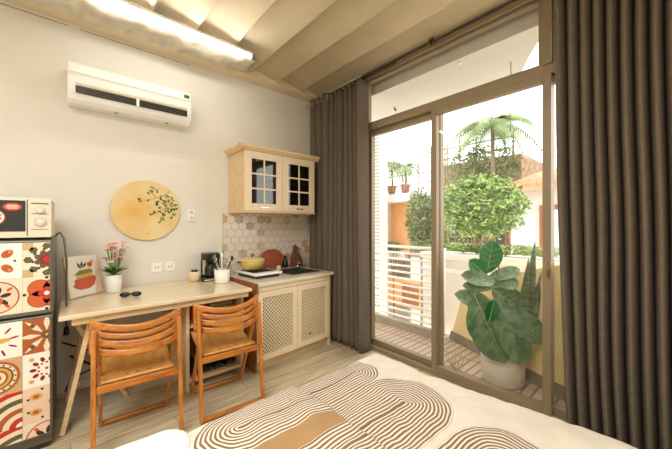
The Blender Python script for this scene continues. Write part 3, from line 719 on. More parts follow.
b = MB(); b.lathe([(.022, 0), (.022, .03), (.012, .035)], n=20); b.tube([(0, 0, .03), (0, 0, .2), (.02, -.005, .24), (.07, -.02, .25), (.11, -.03, .23), (.12, -.032, .2)], .009, 12); b.build('spout', 'chrome', ft)
MB().tube([(0, .015, .05), (0, .045, .06), (0, .06, .09)], .005, 8).build('lever', 'chrome', ft)

# backsplash: hexagonal tiles
b = MB(); y0_, y1_, z0_, z1_ = 1.235, 2.43, .785, 1.475
b.box(WX+.0005, WX+.006, y0_, y1_, z0_, z1_)
R_ = .052; dy = R_*sqrt(3); dz = R_*1.5; r_ = 0; z = z0_
rnd = random.Random(3)
while z < z1_+R_:
    y = y0_+(dy/2 if r_ % 2 else 0)
    while y < y1_+dy:
        poly = [(y+(R_-.003)*sin(pi/3*k), z+(R_-.003)*cos(pi/3*k)) for k in range(6)]
        poly = clip(poly, y0_, y1_, z0_, z1_)
        b.mi = 1 + (1 if rnd.random() < .12 else 0) + (2 if rnd.random() < .06 else 0)
        if len(poly) > 2: b.prism(poly, lambda u, v, q: (q, u, v), WX+.005, WX+.009)
        y += dy
    z += dz; r_ += 1
o = b.build('backsplash', [mat('beige_grout', (190, 164, 128), .8), mat('hex_tile', (236, 224, 208), .25, var=.03, coat=.3), mat('hex_tile_marble', (222, 200, 176), .25, scale=9, rgb2=(190, 160, 130)), mat('hex_tile_tan', (210, 176, 132), .3)] )
struct(o, 'white hexagon tile backsplash with beige grout over the worktop', 'backsplash')

# ---- wall cabinet
uc = empty('wall_cabinet', (0, 0, 0)); tag(uc, 'pale wooden wall cabinet with two glazed doors above the hob', 'cabinet')
ya, yb, xf, zb, zt = 1.30, 2.175, -2.84, 1.49, 2.10
b = MB(); b.box(WX+.012, xf-.022, ya, ya+.018, zb, zt); b.box(WX+.012, xf-.022, yb-.018, yb, zb, zt); b.box(WX+.012, xf-.022, ya+.018, yb-.018, zb, zb+.018); b.box(WX+.012, xf-.022, ya+.018, yb-.018, zt-.018, zt); b.box(WX+.012, WX+.02, ya+.018, yb-.018, zb+.018, zt-.018)
b.build('body', 'pale', uc)
MB().box(WX+.025, xf-.06, ya+.019, yb-.019, zb+.3, zb+.315).build('shelf', 'pale', uc)
b = MB(); b.prism([(0, 0), (.02, 0), (.05, .035), (.05, .055), (0, .055)], lambda u, v, q: (xf+u-.02, q, zt+.0005+v), ya-.05, yb+.05)
b.prism([(0, 0), (.0, 0.055), (.05, .055), (.05, .035), (.02, .0)], lambda u, v, q: (q, ya-u, zt+.0005+v), WX+.003, xf+.0)
b.box(WX+.003, xf, ya, yb, zt+.0005, zt+.05)
b.build('cornice', 'pale', uc)
MB().box(WX+.012, xf, ya-.004, yb+.004, zb-.018, zb-.0005).build('bottom_trim', 'pale', uc)
mid = (ya+yb)/2
for (p, q, name) in ((ya+.002, mid-.002, 0), (mid+.002, yb-.002, 1)):
    b = MB(); w = .075; fx0, fx1 = xf-.02, xf
    b.box(fx0, fx1, p, p+w, zb+.002, zt-.002); b.box(fx0, fx1, q-w, q, zb+.002, zt-.002); b.box(fx0, fx1, p+w, q-w, zb+.002, zb+.002+w); b.box(fx0, fx1, p+w, q-w, zt-.002-w, zt-.002)
    d = b.build('door', 'pale2', uc, bevel=.003)
    gy0, gy1, gz0, gz1 = p+w, q-w, zb+.002+w, zt-.002-w
    b = MB(); b.box(xf-.015, xf-.003, (gy0+gy1)/2-.008, (gy0+gy1)/2+.008, gz0, gz1)
    for k in (1, 2): zc = gz0+(gz1-gz0)*k/3; b.box(xf-.0145, xf-.0035, gy0, gy1, zc-.008, zc+.008)
    b.build('muntins', 'pale2', d)
    MB().box(xf-.012, xf-.009, gy0-.004, gy1+.004, gz0-.004, gz1+.004).build('glass_pane', 'cabglass', d)
    MB().box(xf+.0005, xf+.012, (p+q)/2-.045, (p+q)/2+.045, zb+.03, zb+.04).build('handle', 'chrome', d)
b = MB(); b.prism(circ(0, 0, .05, 20), lambda u, v, q: (u, v, q), 0, .2)
# stored white crockery behind right door
for k in range(3):
    o = MB().lathe([(.03, 0), (.045, .02), (.075, .07), (.072, .07), (.04, .022)], n=24).build('bowl', 'white'); o.location = (-2.99, mid+.10, zb+.0185+k*.022); tag(o, ['lowest', 'middle', 'topmost'][k]+' white bowl of the stack behind the right cabinet door', 'bowl', 'bowls inside the wall cabinet')

# ---- air conditioner
ac = empty('air_conditioner', (WX+.001, .42, 2.45)); tag(ac, 'white split air conditioner high on the left wall', 'air conditioner')
prof = [(0, -.145), (.15, -.155), (.19, -.13), (.21, -.06), (.215, .02), (.20, .13), (.17, .155), (0, .155)]
b = MB(); b.prism(prof, lambda u, v, q: (u, q, v), -.44, .44); b.build('casing', 'white', ac, bevel=.012, seg=3)
sl = MB().prism([(.2145, -.09), (.2165, -.035), (.2185, -.035), (.2165, -.09)], lambda u, v, q: (u, q, v), -.39, .40).build('outlet', 'black', ac)
for k in range(3): MB().prism([(.217, -.08+k*.016), (.222, -.078+k*.016), (.222, -.074+k*.016), (.217, -.076+k*.016)], lambda u, v, q: (u, q, v), -.38, .39).build('vane', 'grey', ac)
b = MB(); b.box(.2165, .222, -.43, .43, .06, .064); b.prism([(.2185, -.03), (.2215, -.03), (.2215, -.012), (.2185, -.012)], lambda u, v, q: (u, q, v), -.39, .40); b.build('seam', 'cream', ac)
MB().box(.219, .223, .0, .02, -.095, -.03).build('clip', 'white', ac)
MB().box(.2085, .212, .375, .42, .085, .115).build('badge', 'leafb', ac)
for y in (-.13, .25): MB().box(.10, .12, y-.012, y+.012, -.1585, -.155).build('screw_cover', 'grey', ac)

# ---- tube light
tl = empty('tube_light', (-2.67, .68, 2.96)); tag(tl, 'bright white fluorescent tube fitting on the ceiling', 'ceiling light')
tube_m = mat('tube_glow', (255, 250, 240), emit=(1, .98, .94, TUBE_L))
MB().tube([(0, -.6, -.02), (0, .6, -.02)], .016, 14).build('tube', tube_m, tl)
MB().box(-.02, .02, -.62, .62, -.002, .022).build('batten', 'white', tl, bevel=.003)
for y in (-.61, .61): MB().box(-.018, .018, y-.009, y+.009, -.038, -.002).build('end_cap', 'cream', tl)
b = MB(); b.box(-.014, .014, -.02, .02, -.012, 0); o = b.build('ceiling_bracket', 'dark'); o.location = (WX+.22, .62, 2.985)
bpy.data.objects.remove(o)

# ---- round painted disc
dc = empty('wall_disc', (WX+.001, .53, 1.48)); tag(dc, 'round wooden wall disc painted with a leafy branch', 'wall decoration')
fn = lambda u, v, q: (q, u, v)
def disc_mat():
    m = mat('painted_disc', (236, 214, 160), .5, scale=4, rgb2=(230, 200, 136)); nt = m.node_tree; p = nt.nodes['Principled BSDF']
    tc = nt.nodes.new('ShaderNodeTexCoord'); sub = nt.nodes.new('ShaderNodeVectorMath'); sub.operation = 'DISTANCE'; sub.inputs[1].default_value = (.03, -.10, .0)
    nt.links.new(tc.outputs['Object'], sub.inputs[0]); nz = nt.nodes.new('ShaderNodeTexNoise'); nz.inputs['Scale'].default_value = 14; nt.links.new(tc.outputs['Object'], nz.inputs[0])
    ad = nt.nodes.new('ShaderNodeMath'); ad.operation = 'MULTIPLY_ADD'; ad.inputs[1].default_value = .12; nt.links.new(nz.outputs[0], ad.inputs[0]); nt.links.new(sub.outputs['Value'], ad.inputs[2])
    r = nt.nodes.new('ShaderNodeValToRGB'); r.color_ramp.elements[0].position = .08; r.color_ramp.elements[0].color = (1, 1, 1, 1); r.color_ramp.elements[1].position = .26; r.color_ramp.elements[1].color = (0, 0, 0, 1)
    nt.links.new(ad.outputs[0], r.inputs[0]); mx = nt.nodes.new('ShaderNodeMixRGB'); nt.links.new(r.outputs[0], mx.inputs[0])
    src = p.inputs['Base Color'].links[0].from_socket; nt.links.new(src, mx.inputs[1]); mx.inputs[2].default_value = srgb(232, 182, 92); nt.links.new(mx.outputs[0], p.inputs['Base Color']); return m
MB().prism(circ(0, 0, .275, 64), fn, .003, .028).build('disc', disc_mat(), dc, bevel=.003)
b = MB(); b.prism(circ(0, -.215, .005, 10), fn, .0285, .0305); b.build('dot', 'black', dc)
b = MB()
def twig(pts, w=.003):
    for a, c in zip(pts, pts[1:]): b.bar((.030, *a), (.030, *c), w, .002, up=(1, 0, 0))
twig([(.19, .19), (.14, .15), (.07, .12), (0, .095), (-.07, .09)]); twig([(.14, .15), (.17, .08), (.2, .05), (.24, .05)]); twig([(.17, .08), (.15, .03), (.08, -.02), (.04, -.03)])
twig([(.15, .03), (.13, -.05), (.09, -.12)]); twig([(.2, .05), (.22, -.01), (.19, -.07)]); twig([(.07, .12), (.03, .17), (.04, .2)])
b.build('painted_twigs', 'bark', dc)
b = MB(); rnd = random.Random(5)
seeds = [(-.07, .09), (-.05, .085), (0, .1), (.03, .17), (.01, .17), (.045, .205), (.09, .18), (.1, .12), (.12, .1), (.13, .08), (.15, .1), (.14, .06), (.08, .06), (.1, .03), (.05, -.02), (.03, -.035), (.1, -.01), (.13, -.04), (.12, -.08), (.1, -.11), (.17, .03), (.19, .06), (.21, .07), (.23, .06), (.22, .02), (.2, .0), (.22, -.03), (.2, -.06), (.18, .1), (.2, .13), (.17, .15), (.21, .1), (.16, -.01), (.09, .09), (.19, -.02), (.24, .03)]
for (u, v) in seeds:
    for _ in range(2):
        a = rnd.uniform(0, 2*pi); l = rnd.uniform(.012, .02); cu, cv = u+rnd.uniform(-.012, .012), v+rnd.uniform(-.012, .012)
        b.mi = 0 if rnd.random() < .7 else 1
        b.prism([(cu-cos(a)*l, cv-sin(a)*l), (cu+sin(a)*l*.45, cv-cos(a)*l*.45), (cu+cos(a)*l, cv+sin(a)*l), (cu-sin(a)*l*.45, cv+cos(a)*l*.45)], fn, .0312, .0325)
b.build('painted_leaves', [mat('paint_green', (124, 146, 60), .6), mat('paint_dark', (86, 96, 52), .6)], dc)

# sockets and switches
def plate(name, label, y, z, w, h_, kind):
    t = empty(name, (WX+.001, y, z)); tag(t, label, kind)
    MB().box(.002, .010, -w/2, w/2, -h_/2, h_/2).build('plate', 'white', t, bevel=.003)
    return t
t = plate('light_switch', 'white light switch on the wall right of the round disc', .915, 1.445, .075, .12, 'switch')
for k in (-1, 1): MB().box(.0105, .015, -.014, .014, k*.028-.016, k*.028+.016).build('rocker', 'cream', t)
for lab, y in (('left white wall socket above the desk', .61), ('right white wall socket above the desk', .72)):
    t = plate('wall_socket', lab, y, .945, .09, .09, 'socket'); b = MB()
    for k in (-1, 1): b.lathe([(.004, 0), (.004, .001)], (0, 0, 0), 8) if False else b.box(.0101, .0112, k*.012-.003, k*.012+.003, -.008, .008)
    b.build('slots', 'grey', t)

# ---- fridge
fr = empty('fridge', (-2.85, -.33, 0)); tag(fr, 'two-door fridge covered with patterned red and brown tile stickers', 'fridge')
fx_ = -2.47+2.85; yl, yr = -.25, .25
MB().box(-.33, fx_-.05, yl, yr, .03, 1.265).build('body', 'grey', fr, bevel=.008)
for dz0, dz1, nm in ((.835, 1.245, 'freezer_door'), (.115, .800, 'fridge_door')):
    d = MB().box(fx_-.0495, fx_-.002, yl+.002, yr-.0, dz0-.012, dz1+.012).build(nm, 'grey', fr, bevel=.006)
    b = MB(); X = [fx_-.002]
    def P(poly, mi, lay, c, ry=(yl+.012, yr-.012), rz=None):
        b.mi = mi; poly = clip([(u+c[0], v+c[1]) for u, v in poly], max(ry[0], c[0]-.0995), min(ry[1], c[0]+.0995), max(dz0, c[1]-.0995), min(dz1, c[1]+.0995))
        if len(poly) > 2: b.prism(poly, fn, fx_-.0018+lay*.0004, fx_-.0012+lay*.0004+.0002)
    names = ['s_cream', 's_brown', 's_org', 's_red', 's_dred', 's_olive', 's_dark', 's_white', 's_yel', 's_tan', 's_pink']
    I = {n[2:]: i for i, n in enumerate(names)}
    sq = [(-.0995, -.0995), (.0995, -.0995), (.0995, .0995), (-.0995, .0995)]
    def petal(r0, r1, w, a, n=12): return [(cos(a)*((r0+r1)/2+(r1-r0)/2*cos(t))-sin(a)*w*sin(t), sin(a)*((r0+r1)/2+(r1-r0)/2*cos(t))+cos(a)*w*sin(t)) for t in [2*pi*k/n for k in range(n)]]
    def T_flower(c):
        P(sq, I['cream'], 0, c)
        for k in range(4): P(circ(.13*cos(pi/4+k*pi/2), .13*sin(pi/4+k*pi/2), .05, 4, rot=pi/4), I['tan'], 1, c)
        for k in range(8): P(circ(.078*cos(k*pi/4), .078*sin(k*pi/4), .02, 6), I['olive'], 1, c)
        for k in range(16): P(circ(.06*cos(k*pi/8+.2), .06*sin(k*pi/8+.2), .0085, 4, rot=k*.4), I['white'] if k % 2 else I['dark'], 3, c)
        for k in range(8): P(petal(.012, .056, .016, k*pi/4+pi/8), I['olive'], 2, c)
        for k in range(8): P(petal(.008, .034, .009, k*pi/4), I['dred'], 4, c)
        P(circ(0, 0, .017), I['red'], 5, c)
    def T_lobe(c):
        P(sq, I['cream'], 0, c)
        for r, m, l in ((.062, 'brown', 1), (.054, 'org', 2)):
            for k in range(4): P(circ(.042*cos(k*pi/2+pi/4), .042*sin(k*pi/2+pi/4), r*.85), I[m], l, c)
        for k in range(4): P(circ(.022*cos(k*pi/2), .022*sin(k*pi/2), .016), I['red'], 3, c)
        P(circ(0, 0, .012), I['white'], 4, c)
        for k in range(4): P(circ(.092*cos(k*pi/2), .092*sin(k*pi/2), .008), I['dark'], 3, c)
    def T_ovals(c):
        P(sq, I['white'], 0, c)
        for k in range(4): P(petal(.03, .085, .02, k*pi/2+pi/4), I['org'], 1, c); P(petal(.04, .075, .012, k*pi/2+pi/4), I['brown'], 2, c)
        for k in range(8): P(circ(.07*cos(k*pi/4), .07*sin(k*pi/4), .006, 8), I['dark'] if k % 2 == 0 else I['tan'], 3, c)
        P(circ(0, 0, .012), I['tan'], 2, c)
    def T_circle(c):
        P(sq, I['cream'], 0, c); P(circ(0, 0, .09), I['brown'], 1, c); P(circ(0, 0, .083), I['pink'], 2, c)
        for k in range(6): P(petal(.015, .06, .011, k*pi/3+.3), I['dark'], 3, c)
        P(circ(0, -.02, .025), I['org'], 4, c)
        for k in range(4): P(petal(.05, .08, .008, k*pi/2+.7), I['org'], 3, c)
    def T_star(c):
        P(sq, I['brown'], 0, c)
        for k in range(8):
            a = k*pi/4; P([(cos(a)*.02, sin(a)*.02), (cos(a-.2)*.07, sin(a-.2)*.07), (cos(a)*.13, sin(a)*.13), (cos(a+.2)*.07, sin(a+.2)*.07)], I['cream'], 1, c)
        for k in range(4): P(circ(.085*cos(k*pi/2+pi/8+.39), .085*sin(k*pi/2+pi/8+.39), .015, 4), I['olive'], 2, c)
        for k in range(2): P(circ(0, 0, .026, 4, rot=k*pi/4), I['olive'], 3+k, c)
        P(circ(0, 0, .008, 8), I['yel'], 6, c)
    def T_ring(c):
        P(sq, I['white'], 0, c)
        for k in range(10): P(petal(.042, .072, .010, k*pi/5), I['dred'], 1, c); P(circ(.036*cos(k*pi/5+.3), .036*sin(k*pi/5+.3), .006, 8), I['red'], 2, c)
        P(circ(0, 0, .008, 8), I['brown'], 2, c)
        for k in range(4): P(circ(.09*cos(k*pi/2+pi/4), .09*sin(k*pi/2+pi/4), .012, 8), I['yel'], 1, c)
    def T_blobs(c):
        P(sq, I['pink'], 0, c)
        for k in range(4): P(circ(.045+.02*cos(k*pi/2), .0+.02*sin(k*pi/2), .017), I['red'], 1, c)
        P(circ(.045, 0, .008), I['cream'], 2, c)
        for (a, d_) in ((-.045, .045), (-.045, -.045)):
            P(circ(a, d_, .027, 16, .02), I['yel'], 1, c); P(circ(a, d_, .014, 12, .01), I['brown'], 2, c)
        for k in range(7): P(circ(.085*cos(k*.9), .085*sin(k*.9), .007, 8), I['dark'], 1, c)
    def T_leaf(c):
        P(sq, I['white'], 0, c); P(petal(-.05, .06, .014, .15), I['yel'], 1, c)
        for k in range(9): P(petal(.05, .09, .005, k*.7+.2), I['dred'], 1, c)
    def T_conc(c):
        P(sq, I['tan'], 0, c)
        for i, (r, m) in enumerate(((.092, 'brown'), (.08, 'cream'), (.066, 'olive'), (.058, 'yel'), (.046, 'brown'), (.036, 'cream'), (.02, 'org'))): P(circ(0, 0, r), I[m], 1+i, c)
        for k in range(16): P(circ(.073*cos(k*pi/8), .073*sin(k*pi/8), .005, 6), I['dred'], 9, c)
    def T_arcs(c):
        P(sq, I['cream'], 0, c)
        for i, r in enumerate((.2, .175, .15, .125, .1, .075, .05, .025)): P(circ(.1, -.1, r*1.05, 40), I[('red', 'cream', 'olive', 'cream', 'brown', 'cream', 'red', 'white')[i]], 1+i, c)
    cols = [-.205+.33+.1, -.205+.33-.1, -.205+.33-.3]
    if nm == 'freezer_door': rowsT = [(1.145, (T_flower, T_ovals, T_star)), (.945, (T_lobe, T_circle, T_conc))]
    else: rowsT = [(.70, (T_star, T_leaf, T_ring)), (.50, (T_ring, T_conc, T_blobs)), (.30, (T_blobs, T_arcs, T_flower)), (.10, (T_circle, T_arcs, T_lobe))]
    for zc, fs in rowsT:
        for cc, f_ in zip(cols, fs): f_((cc, zc))
    b.build('tile_sticker', names, d)
MB().box(-.3, fx_-.06, yl+.01, yr-.01, .001, .03).build('plinth', 'dark', fr)
# ---- microwave
mw = empty('microwave', (-2.78, -.33, 1.2655)); tag(mw, 'cream microwave with two knobs standing on the fridge', 'microwave')
mx_ = .29; ml, mr = -.23, .245
for x in (-.2, .24):
    for y in (-.19, .2): MB().lathe([(.012, 0), (.012, .008)], (x, y, 0), 10).build('foot', 'black', mw)
MB().box(-.25, mx_-.012, ml, mr, .008, .238).build('casing', 'cream', mw, bevel=.008)
MB().box(mx_-.0115, mx_, ml, mr, .008, .238).build('front_frame', 'cream', mw, bevel=.004)
MB().box(mx_+.0002, mx_+.006, ml+.02, .135, .045, .222).build('door_window', mat('dark_glass', (34, 38, 34), .15), mw, bevel=.004)
b = MB(); b.box(mx_+.0002, mx_+.002, .14, .145, .02, .23); b.box(mx_+.0002, mx_+.002, .158, .232, .205, .212); b.box(mx_+.0002, mx_+.002, .158, .232, .146, .149); b.box(mx_+.0002, mx_+.002, .158, .232, .055, .058)
b.build('panel_lines', 'grey', mw)
for z, r in ((.172, .021), (.103, .026)):
    k = MB().prism(circ(.195, z, r, 24), fn, mx_+.0002, mx_+.012).build('knob', 'chrome', mw); MB().prism(circ(.197, z, r*.62, 20), fn, mx_+.0122, mx_+.024).build('knob_cap', 'cream', k)
MB().prism(circ(.085, .185, .038, 28, .022), fn, mx_+.0063, mx_+.0072).build('red_sticker', 's_red', mw)
MB().prism(circ(.085, .185, .033, 28, .018), fn, mx_+.0073, mx_+.0078).build('red_sticker_centre', 's_org', mw)
MB().prism(circ(-.01, .125, .068, 36, .052), fn, mx_+.0063, mx_+.0070).build('oval_sticker', 's_red', mw)
MB().prism(circ(-.01, .125, .063, 36, .048), fn, mx_+.0071, mx_+.0076).build('oval_sticker_centre', 's_white', mw)
Mx = lambda y, z, x=.0082: Matrix.Translation((mx_+x, y, z)) @ Matrix(((0, 0, 1, 0), (1, 0, 0, 0), (0, 1, 0, 0), (0, 0, 0, 1)))
text_mesh('lettering', 'A', .07, 's_dark', mw, Mx(-.015, .118)); 
b = MB()
for (y, z) in ((.019, .138), (.037, .138), (.019, .118), (.037, .118)):
    b.box(mx_+.0078, mx_+.0084, y-.007, y+.007, z+.003, z+.007); b.box(mx_+.0078, mx_+.0084, y-.007, y+.007, z-.007, z-.003); b.box(mx_+.0078, mx_+.0084, y-.007, y-.003, z-.003, z+.003); b.box(mx_+.0078, mx_+.0084, y+.003, y+.007, z-.003, z+.003)
b.build('stamp_marks', 's_dred', mw)
b = MB()
for z, w_ in ((.193, .02), (.185, .026), (.177, .02)):
    for k in range(-2, 3): b.box(mx_+.0079, mx_+.0083, .085+k*w_*.4-w_*.14, .085+k*w_*.4+w_*.14, z-.0025, z+.0025)
b.build('sticker_marks', 's_white', mw)
# fridge cable
t = empty('power_cable', (-2.5, -.03, 0)); tag(t, 'grey appliance cable looping down beside the fridge to a plug', 'cable')
b = MB(); b.tube([(-.19, -.04, 1.28), (-.13, -.02, 1.30), (-.10, .0, 1.26), (-.12, .012, 1.1), (-.2, .01, .9), (-.25, .01, .74), (-.25, .01, .65)], .006, 8); b.build('cord', 'grey', t)
b = MB(); b.tube([(-.25, .01, .65), (-.25, .01, .60)], [.012, .018], 10); b.build('plug', 'black', t)

b = MB()
b.tube([(-3.2, -.05, .42), (-3.05, .1, .37), (-2.98, .22, .36), (-3.1, .35, .30), (-3.15, .2, .2), (-3.1, .0, .15), (-3.15, -.03, .05)], .006, 8)
tag(b.build('desk_cable', 'black'), 'thin black cable looping behind the left desk trestle', 'cable')
b = MB(); b.tube([(-3.2, .0, .3), (-3.0, .2, .20), (-3.0, .35, .24), (-3.15, .4, .33)], .008, 8)
tag(b.build('extension_lead', 'dark'), 'lower dark extension lead sagging behind the desk trestle', 'cable')

# ---- things on the desk
ZD = .7955
# canvas print
cv = empty('canvas_print', (-3.03, .095, ZD+.002)); cv.scale = (1, 1.12, 1.06); cv.rotation_euler = (0, radians(-11), radians(37))
tag(cv, 'small framed print of a red bowl with plants, leaning on the desk', 'picture')
MB().box(-.008, .008, -.115, .115, 0, .30).build('frame', 'pale', cv, bevel=.002)
def cp(poly, lay, m, nm): return MB().prism(poly, fn, .0082+lay*.0006, .0087+lay*.0006).build(nm, m, cv)
cp([(-.107, .008), (.107, .008), (.107, .292), (-.107, .292)], 0, 's_white', 'sheet')
cp([(.06, .008), (.107, .008), (.107, .292), (.08, .2)], 1, 's_pink', 'painted_panel')
cp([(-.06, .135), (-.055, .12), (.04, .12), (.055, .15), (.05, .2), (-.02, .19)], 1, 's_yel', 'painted_ochre')
cp([(-.07, .155), (.06, .165), (.055, .185), (-.03, .19)], 2, 's_green', 'painted_green')
cp([(-.085, .085), (-.07, .095), (-.07, .125), (.07, .14), (.075, .11), (.055, .07), (.02, .05), (-.04, .05), (-.07, .065)], 3, 's_org', 'painted_bowl')
for k, (u, v, a) in enumerate(((-.03, .225, 2.0), (-.01, .23, 1.4), (.01, .225, .9))): cp([(u+cos(a)*x-sin(a)*y, v+sin(a)*x+cos(a)*y) for x, y in ((-.03, 0), (0, .008), (.025, 0), (0, -.008))], 4, 's_dark', 'painted_leaf')
cp(circ(.045, .225, .018, 12), 4, 's_org', 'painted_flower'); cp(circ(.06, .245, .012, 12), 4, 's_pk', 'painted_flower')
# vase
vs = empty('flower_vase', (-3.05, .265, ZD)); vs.scale = (1.3, 1.3, 1.0); tag(vs, 'white vase of pink and white flowers on the desk', 'vase')
MB().lathe([(.032, 0), (.038, .01), (.042, .08), (.044, .145), (.040, .145), (.038, .08), (.03, .012)], n=28).build('vase', 'white', vs)
b = MB(); rnd = random.Random(2); tips = []
for k in range(30):
    a = rnd.uniform(0, 2*pi); r = rnd.uniform(.015, .075); z = rnd.uniform(.25, .41); b.tube([(0, 0, .1), (cos(a)*r*.4, sin(a)*r*.4, .19), (cos(a)*r, sin(a)*r, z)], .0016, 5); tips.append((cos(a)*r, sin(a)*r, z))
b.build('stems', 'leafr', vs)
b = MB()
for k in range(36):
    a = k*2.4; b2 = (cos(a), sin(a), rnd.uniform(1.0, 2.4)); leaf(b, (0, 0, .14), b2, rnd.uniform(.08, .12), .022, (0, 0, 1), .5, .2, 'lance', 5)
b.build('leaves', mat('vase_leaf', (92, 140, 58), .5, rgb2=(54, 104, 40)), vs)
for col, sel in (('s_pk', 0), ('s_white', 1)):
    b = MB()
    for i, tp in enumerate(tips):
        if (i % 3 == 0) == (sel == 1):
            for q in range(6):
                a = q*pi/3; b.ell((tp[0]+.010*cos(a), tp[1]+.010*sin(a), tp[2]), (.008, .008, .006), 8, 5)
            b.ell((tp[0], tp[1], tp[2]+.004), (.006, .006, .006), 8, 5)
    b.build('blossoms', col, vs)
# sunglasses
sg_ = empty('sunglasses', (-2.76, .345, ZD+.001), radians(70)); tag(sg_, 'dark folded sunglasses lying near the desk front', 'sunglasses')
for y in (-1, 1):
    MB().ell((y*.038, 0, .0205), (.034, .012, .02), 20, 10).build('lens', 'black', sg_)
    MB().tube([(y*.068, .006, .03), (y*.03, .022, .014), (-y*.035, .024+.004*y, .007)], .004, 8).build('temple', 'black', sg_)
MB().tube([(-.01, 0, .024), (0, 0, .028), (.01, 0, .024)], .003, 8).build('bridge', 'black', sg_)
# candle bowl
bw = empty('ceramic_bowl', (-3.13, .915, ZD)); tag(bw, 'small cream bowl with dark contents left of the coffee maker', 'bowl')
MB().lathe([(.04, 0), (.058, .02), (.064, .07), (.058, .095), (.052, .095), (.055, .06)], n=28).build('bowl', 'pale2', bw)
MB().lathe([(.055, .075), (.02, .09)], n=24).build('contents', 'soil', bw)
for k in range(3): b = MB().ell((.02*cos(k*2.1), .02*sin(k*2.1), .1), (.018, .014, .012), 12, 8); b.build('pod', 'dark', bw)
# coffee maker
cm = empty('coffee_maker', (-3.10, 1.055, ZD)); cm.rotation_euler.z = radians(-15); tag(cm, 'black coffee maker at the back of the desk', 'coffee maker')
MB().box(-.09, .10, -.085, .085, 0, .035).build('base', 'black', cm, bevel=.012, seg=3)
MB().box(-.09, -.02, -.085, .085, .0355, .21).build('column', 'black', cm, bevel=.012, seg=3)
MB().box(-.09, .08, -.085, .085, .2105, .27).build('head', 'black', cm, bevel=.015, seg=3)
MB().lathe([(.045, .0355), (.055, .06), (.055, .13), (.04, .165), (.037, .165), (.05, .12)], (.035, 0, 0), 28).build('jug', mat('smoked_glass', (40, 40, 36), .1), cm)
MB().box(.1005, .103, -.06, .06, .008, .02).build('band', 'chrome', cm)
MB().box(-.019, -.016, -.07, -.04, .05, .2).build('level_strip', 'pale', cm)
# utensil cup
uc_ = empty('utensil_cup', (-2.865, 1.085, ZD)); tag(uc_, 'white ribbed cup of kitchen utensils at the desk end', 'utensil holder')
b = MB(); pr = []
for k, (r, z) in enumerate(((.058, 0), (.066, .01), (.072, .13), (.067, .13), (.06, .02))): pr.append((r, z))
b.lathe(pr, n=36); b.build('cup', 'white', uc_)
for k in range(8):
    a = k*.8+.3; r = .04; dx, dy_ = cos(a), sin(a); hz = .19+.02*(k % 4)
    m_ = ['chrome', 'black', 'pale', 's_green', 'white', 'dark', 's_green', 'white'][k]
    b = MB(); b.tube([(dx*.02, dy_*.02, .03), (dx*.055, dy_*.055, .14), (dx*.08, dy_*.08, hz)], .005, 8)
    b.ell((dx*.09, dy_*.09, hz+.02), (.016, .012, .026), 10, 8); b.build('utensil', m_, uc_)

# ---- things on the worktop
ZW = .8205
hb = empty('hob', (-2.86, 1.455, ZW), th); tag(hb, 'white portable hob with dark base on the worktop', 'hob')
MB().box(-.18, .18, -.13, .14, .0, .03).build('base', 'dark', hb, bevel=.008)
MB().box(-.2, .2, -.15, .165, .0305, .052).build('top', 'white', hb, bevel=.006)
MB().box(-.16, .12, -.12, .13, .0522, .0545).build('glass_plate', 'black', hb)
pt = empty('cooking_pot', (-2.93, 1.425, ZW+.0555)); tag(pt, 'yellow enamel cooking pot with lid standing on the hob', 'pot')
MB().lathe([(.07, 0), (.10, .015), (.125, .06), (.132, .10), (.126, .10), (.118, .06), (.09, .02)], n=40).build('pot_body', mat('yellow_enamel', (214, 186, 96), .3, coat=.4, rgb2=(190, 160, 70)), pt)
MB().lathe([(.134, .1005), (.125, .112), (.07, .128), (.02, .132)], n=40).build('lid', mat('lid_enamel', (226, 206, 140), .3, coat=.3), pt)
MB().lathe([(.008, .1325), (.01, .145), (.02, .15), (.02, .165), (.01, .17)], n=20).build('knob', 'brownp', pt)
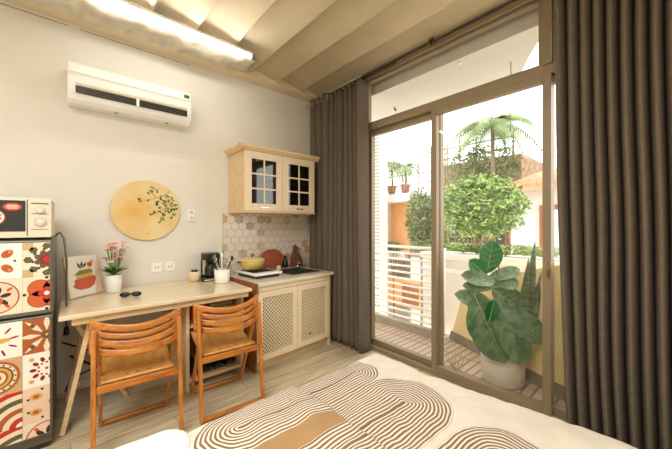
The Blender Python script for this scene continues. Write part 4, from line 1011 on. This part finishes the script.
for s in (-1, 1): MB().tube([(.0, s*.125, .085), (.02, s*.155, .09), (-.02, s*.155, .09), (-.0, s*.125, .085)], .007, 8).build('handle', 'dark', pt)
# red brown oval board
rbd = MB().prism([(.14*(abs(cos(2*pi*k/40))**.75)*(1 if cos(2*pi*k/40) > 0 else -1), .115+.115*(abs(sin(2*pi*k/40))**.75)*(1 if sin(2*pi*k/40) > 0 else -1)) for k in range(40)], fn, 0, .016).build('chopping_board', mat('redwood_board', (176, 90, 52), .5, scale=4, stretch=(1, 1, 8), rgb2=(150, 70, 40)), bevel=.003)
rbd.location = (-3.165, 1.80, ZW+.003); rbd.rotation_euler = (0, radians(-9), 0); tag(rbd, 'rounded red-brown chopping board leaning against the tiles', 'chopping board')
o = MB().lathe([(.022, 0), (.026, .01), (.026, .05), (.02, .055)], n=24).build('spice_jar', 'pale2'); o.location = (-3.03, 1.80, ZW); tag(o, 'tiny cream jar in front of the chopping board', 'jar')
bt = empty('sauce_bottle', (-3.19, 1.985, ZW)); tag(bt, 'dark bottle between the two chopping boards', 'bottle')
MB().lathe([(.03, 0), (.033, .01), (.033, .075), (.015, .10), (.013, .125)], n=24).build('body', 'black', bt); MB().lathe([(.016, .1255), (.016, .145)], n=16).build('cap', 'black', bt)
pd = [(-.10, 0), (.10, 0), (.075, .12), (.035, .2), (.03, .25), (.0, .275), (-.03, .25), (-.035, .2), (-.075, .12)]
bd = MB().prism(pd, fn, 0, .016).build('paddle_board', mat('brown_board', (140, 84, 58), .5, scale=4, stretch=(8, 8, 1), rgb2=(110, 62, 42)), bevel=.003)
bd.location = (-3.165, 2.13, ZW+.003); bd.rotation_euler = (0, radians(-7), 0); tag(bd, 'brown paddle-shaped board leaning on the tiles nearest the curtain', 'chopping board')
# ---- unseen casing added over the fill light, behind the camera
cl = empty('added_fill_casing', (-.35, -.8, 2.93)); tag(cl, 'square white casing added out of view above the fill light', 'ceiling light')
MB().box(-.3, .3, -.3, .3, -.04, .0).build('casing', 'white', cl, bevel=.01)
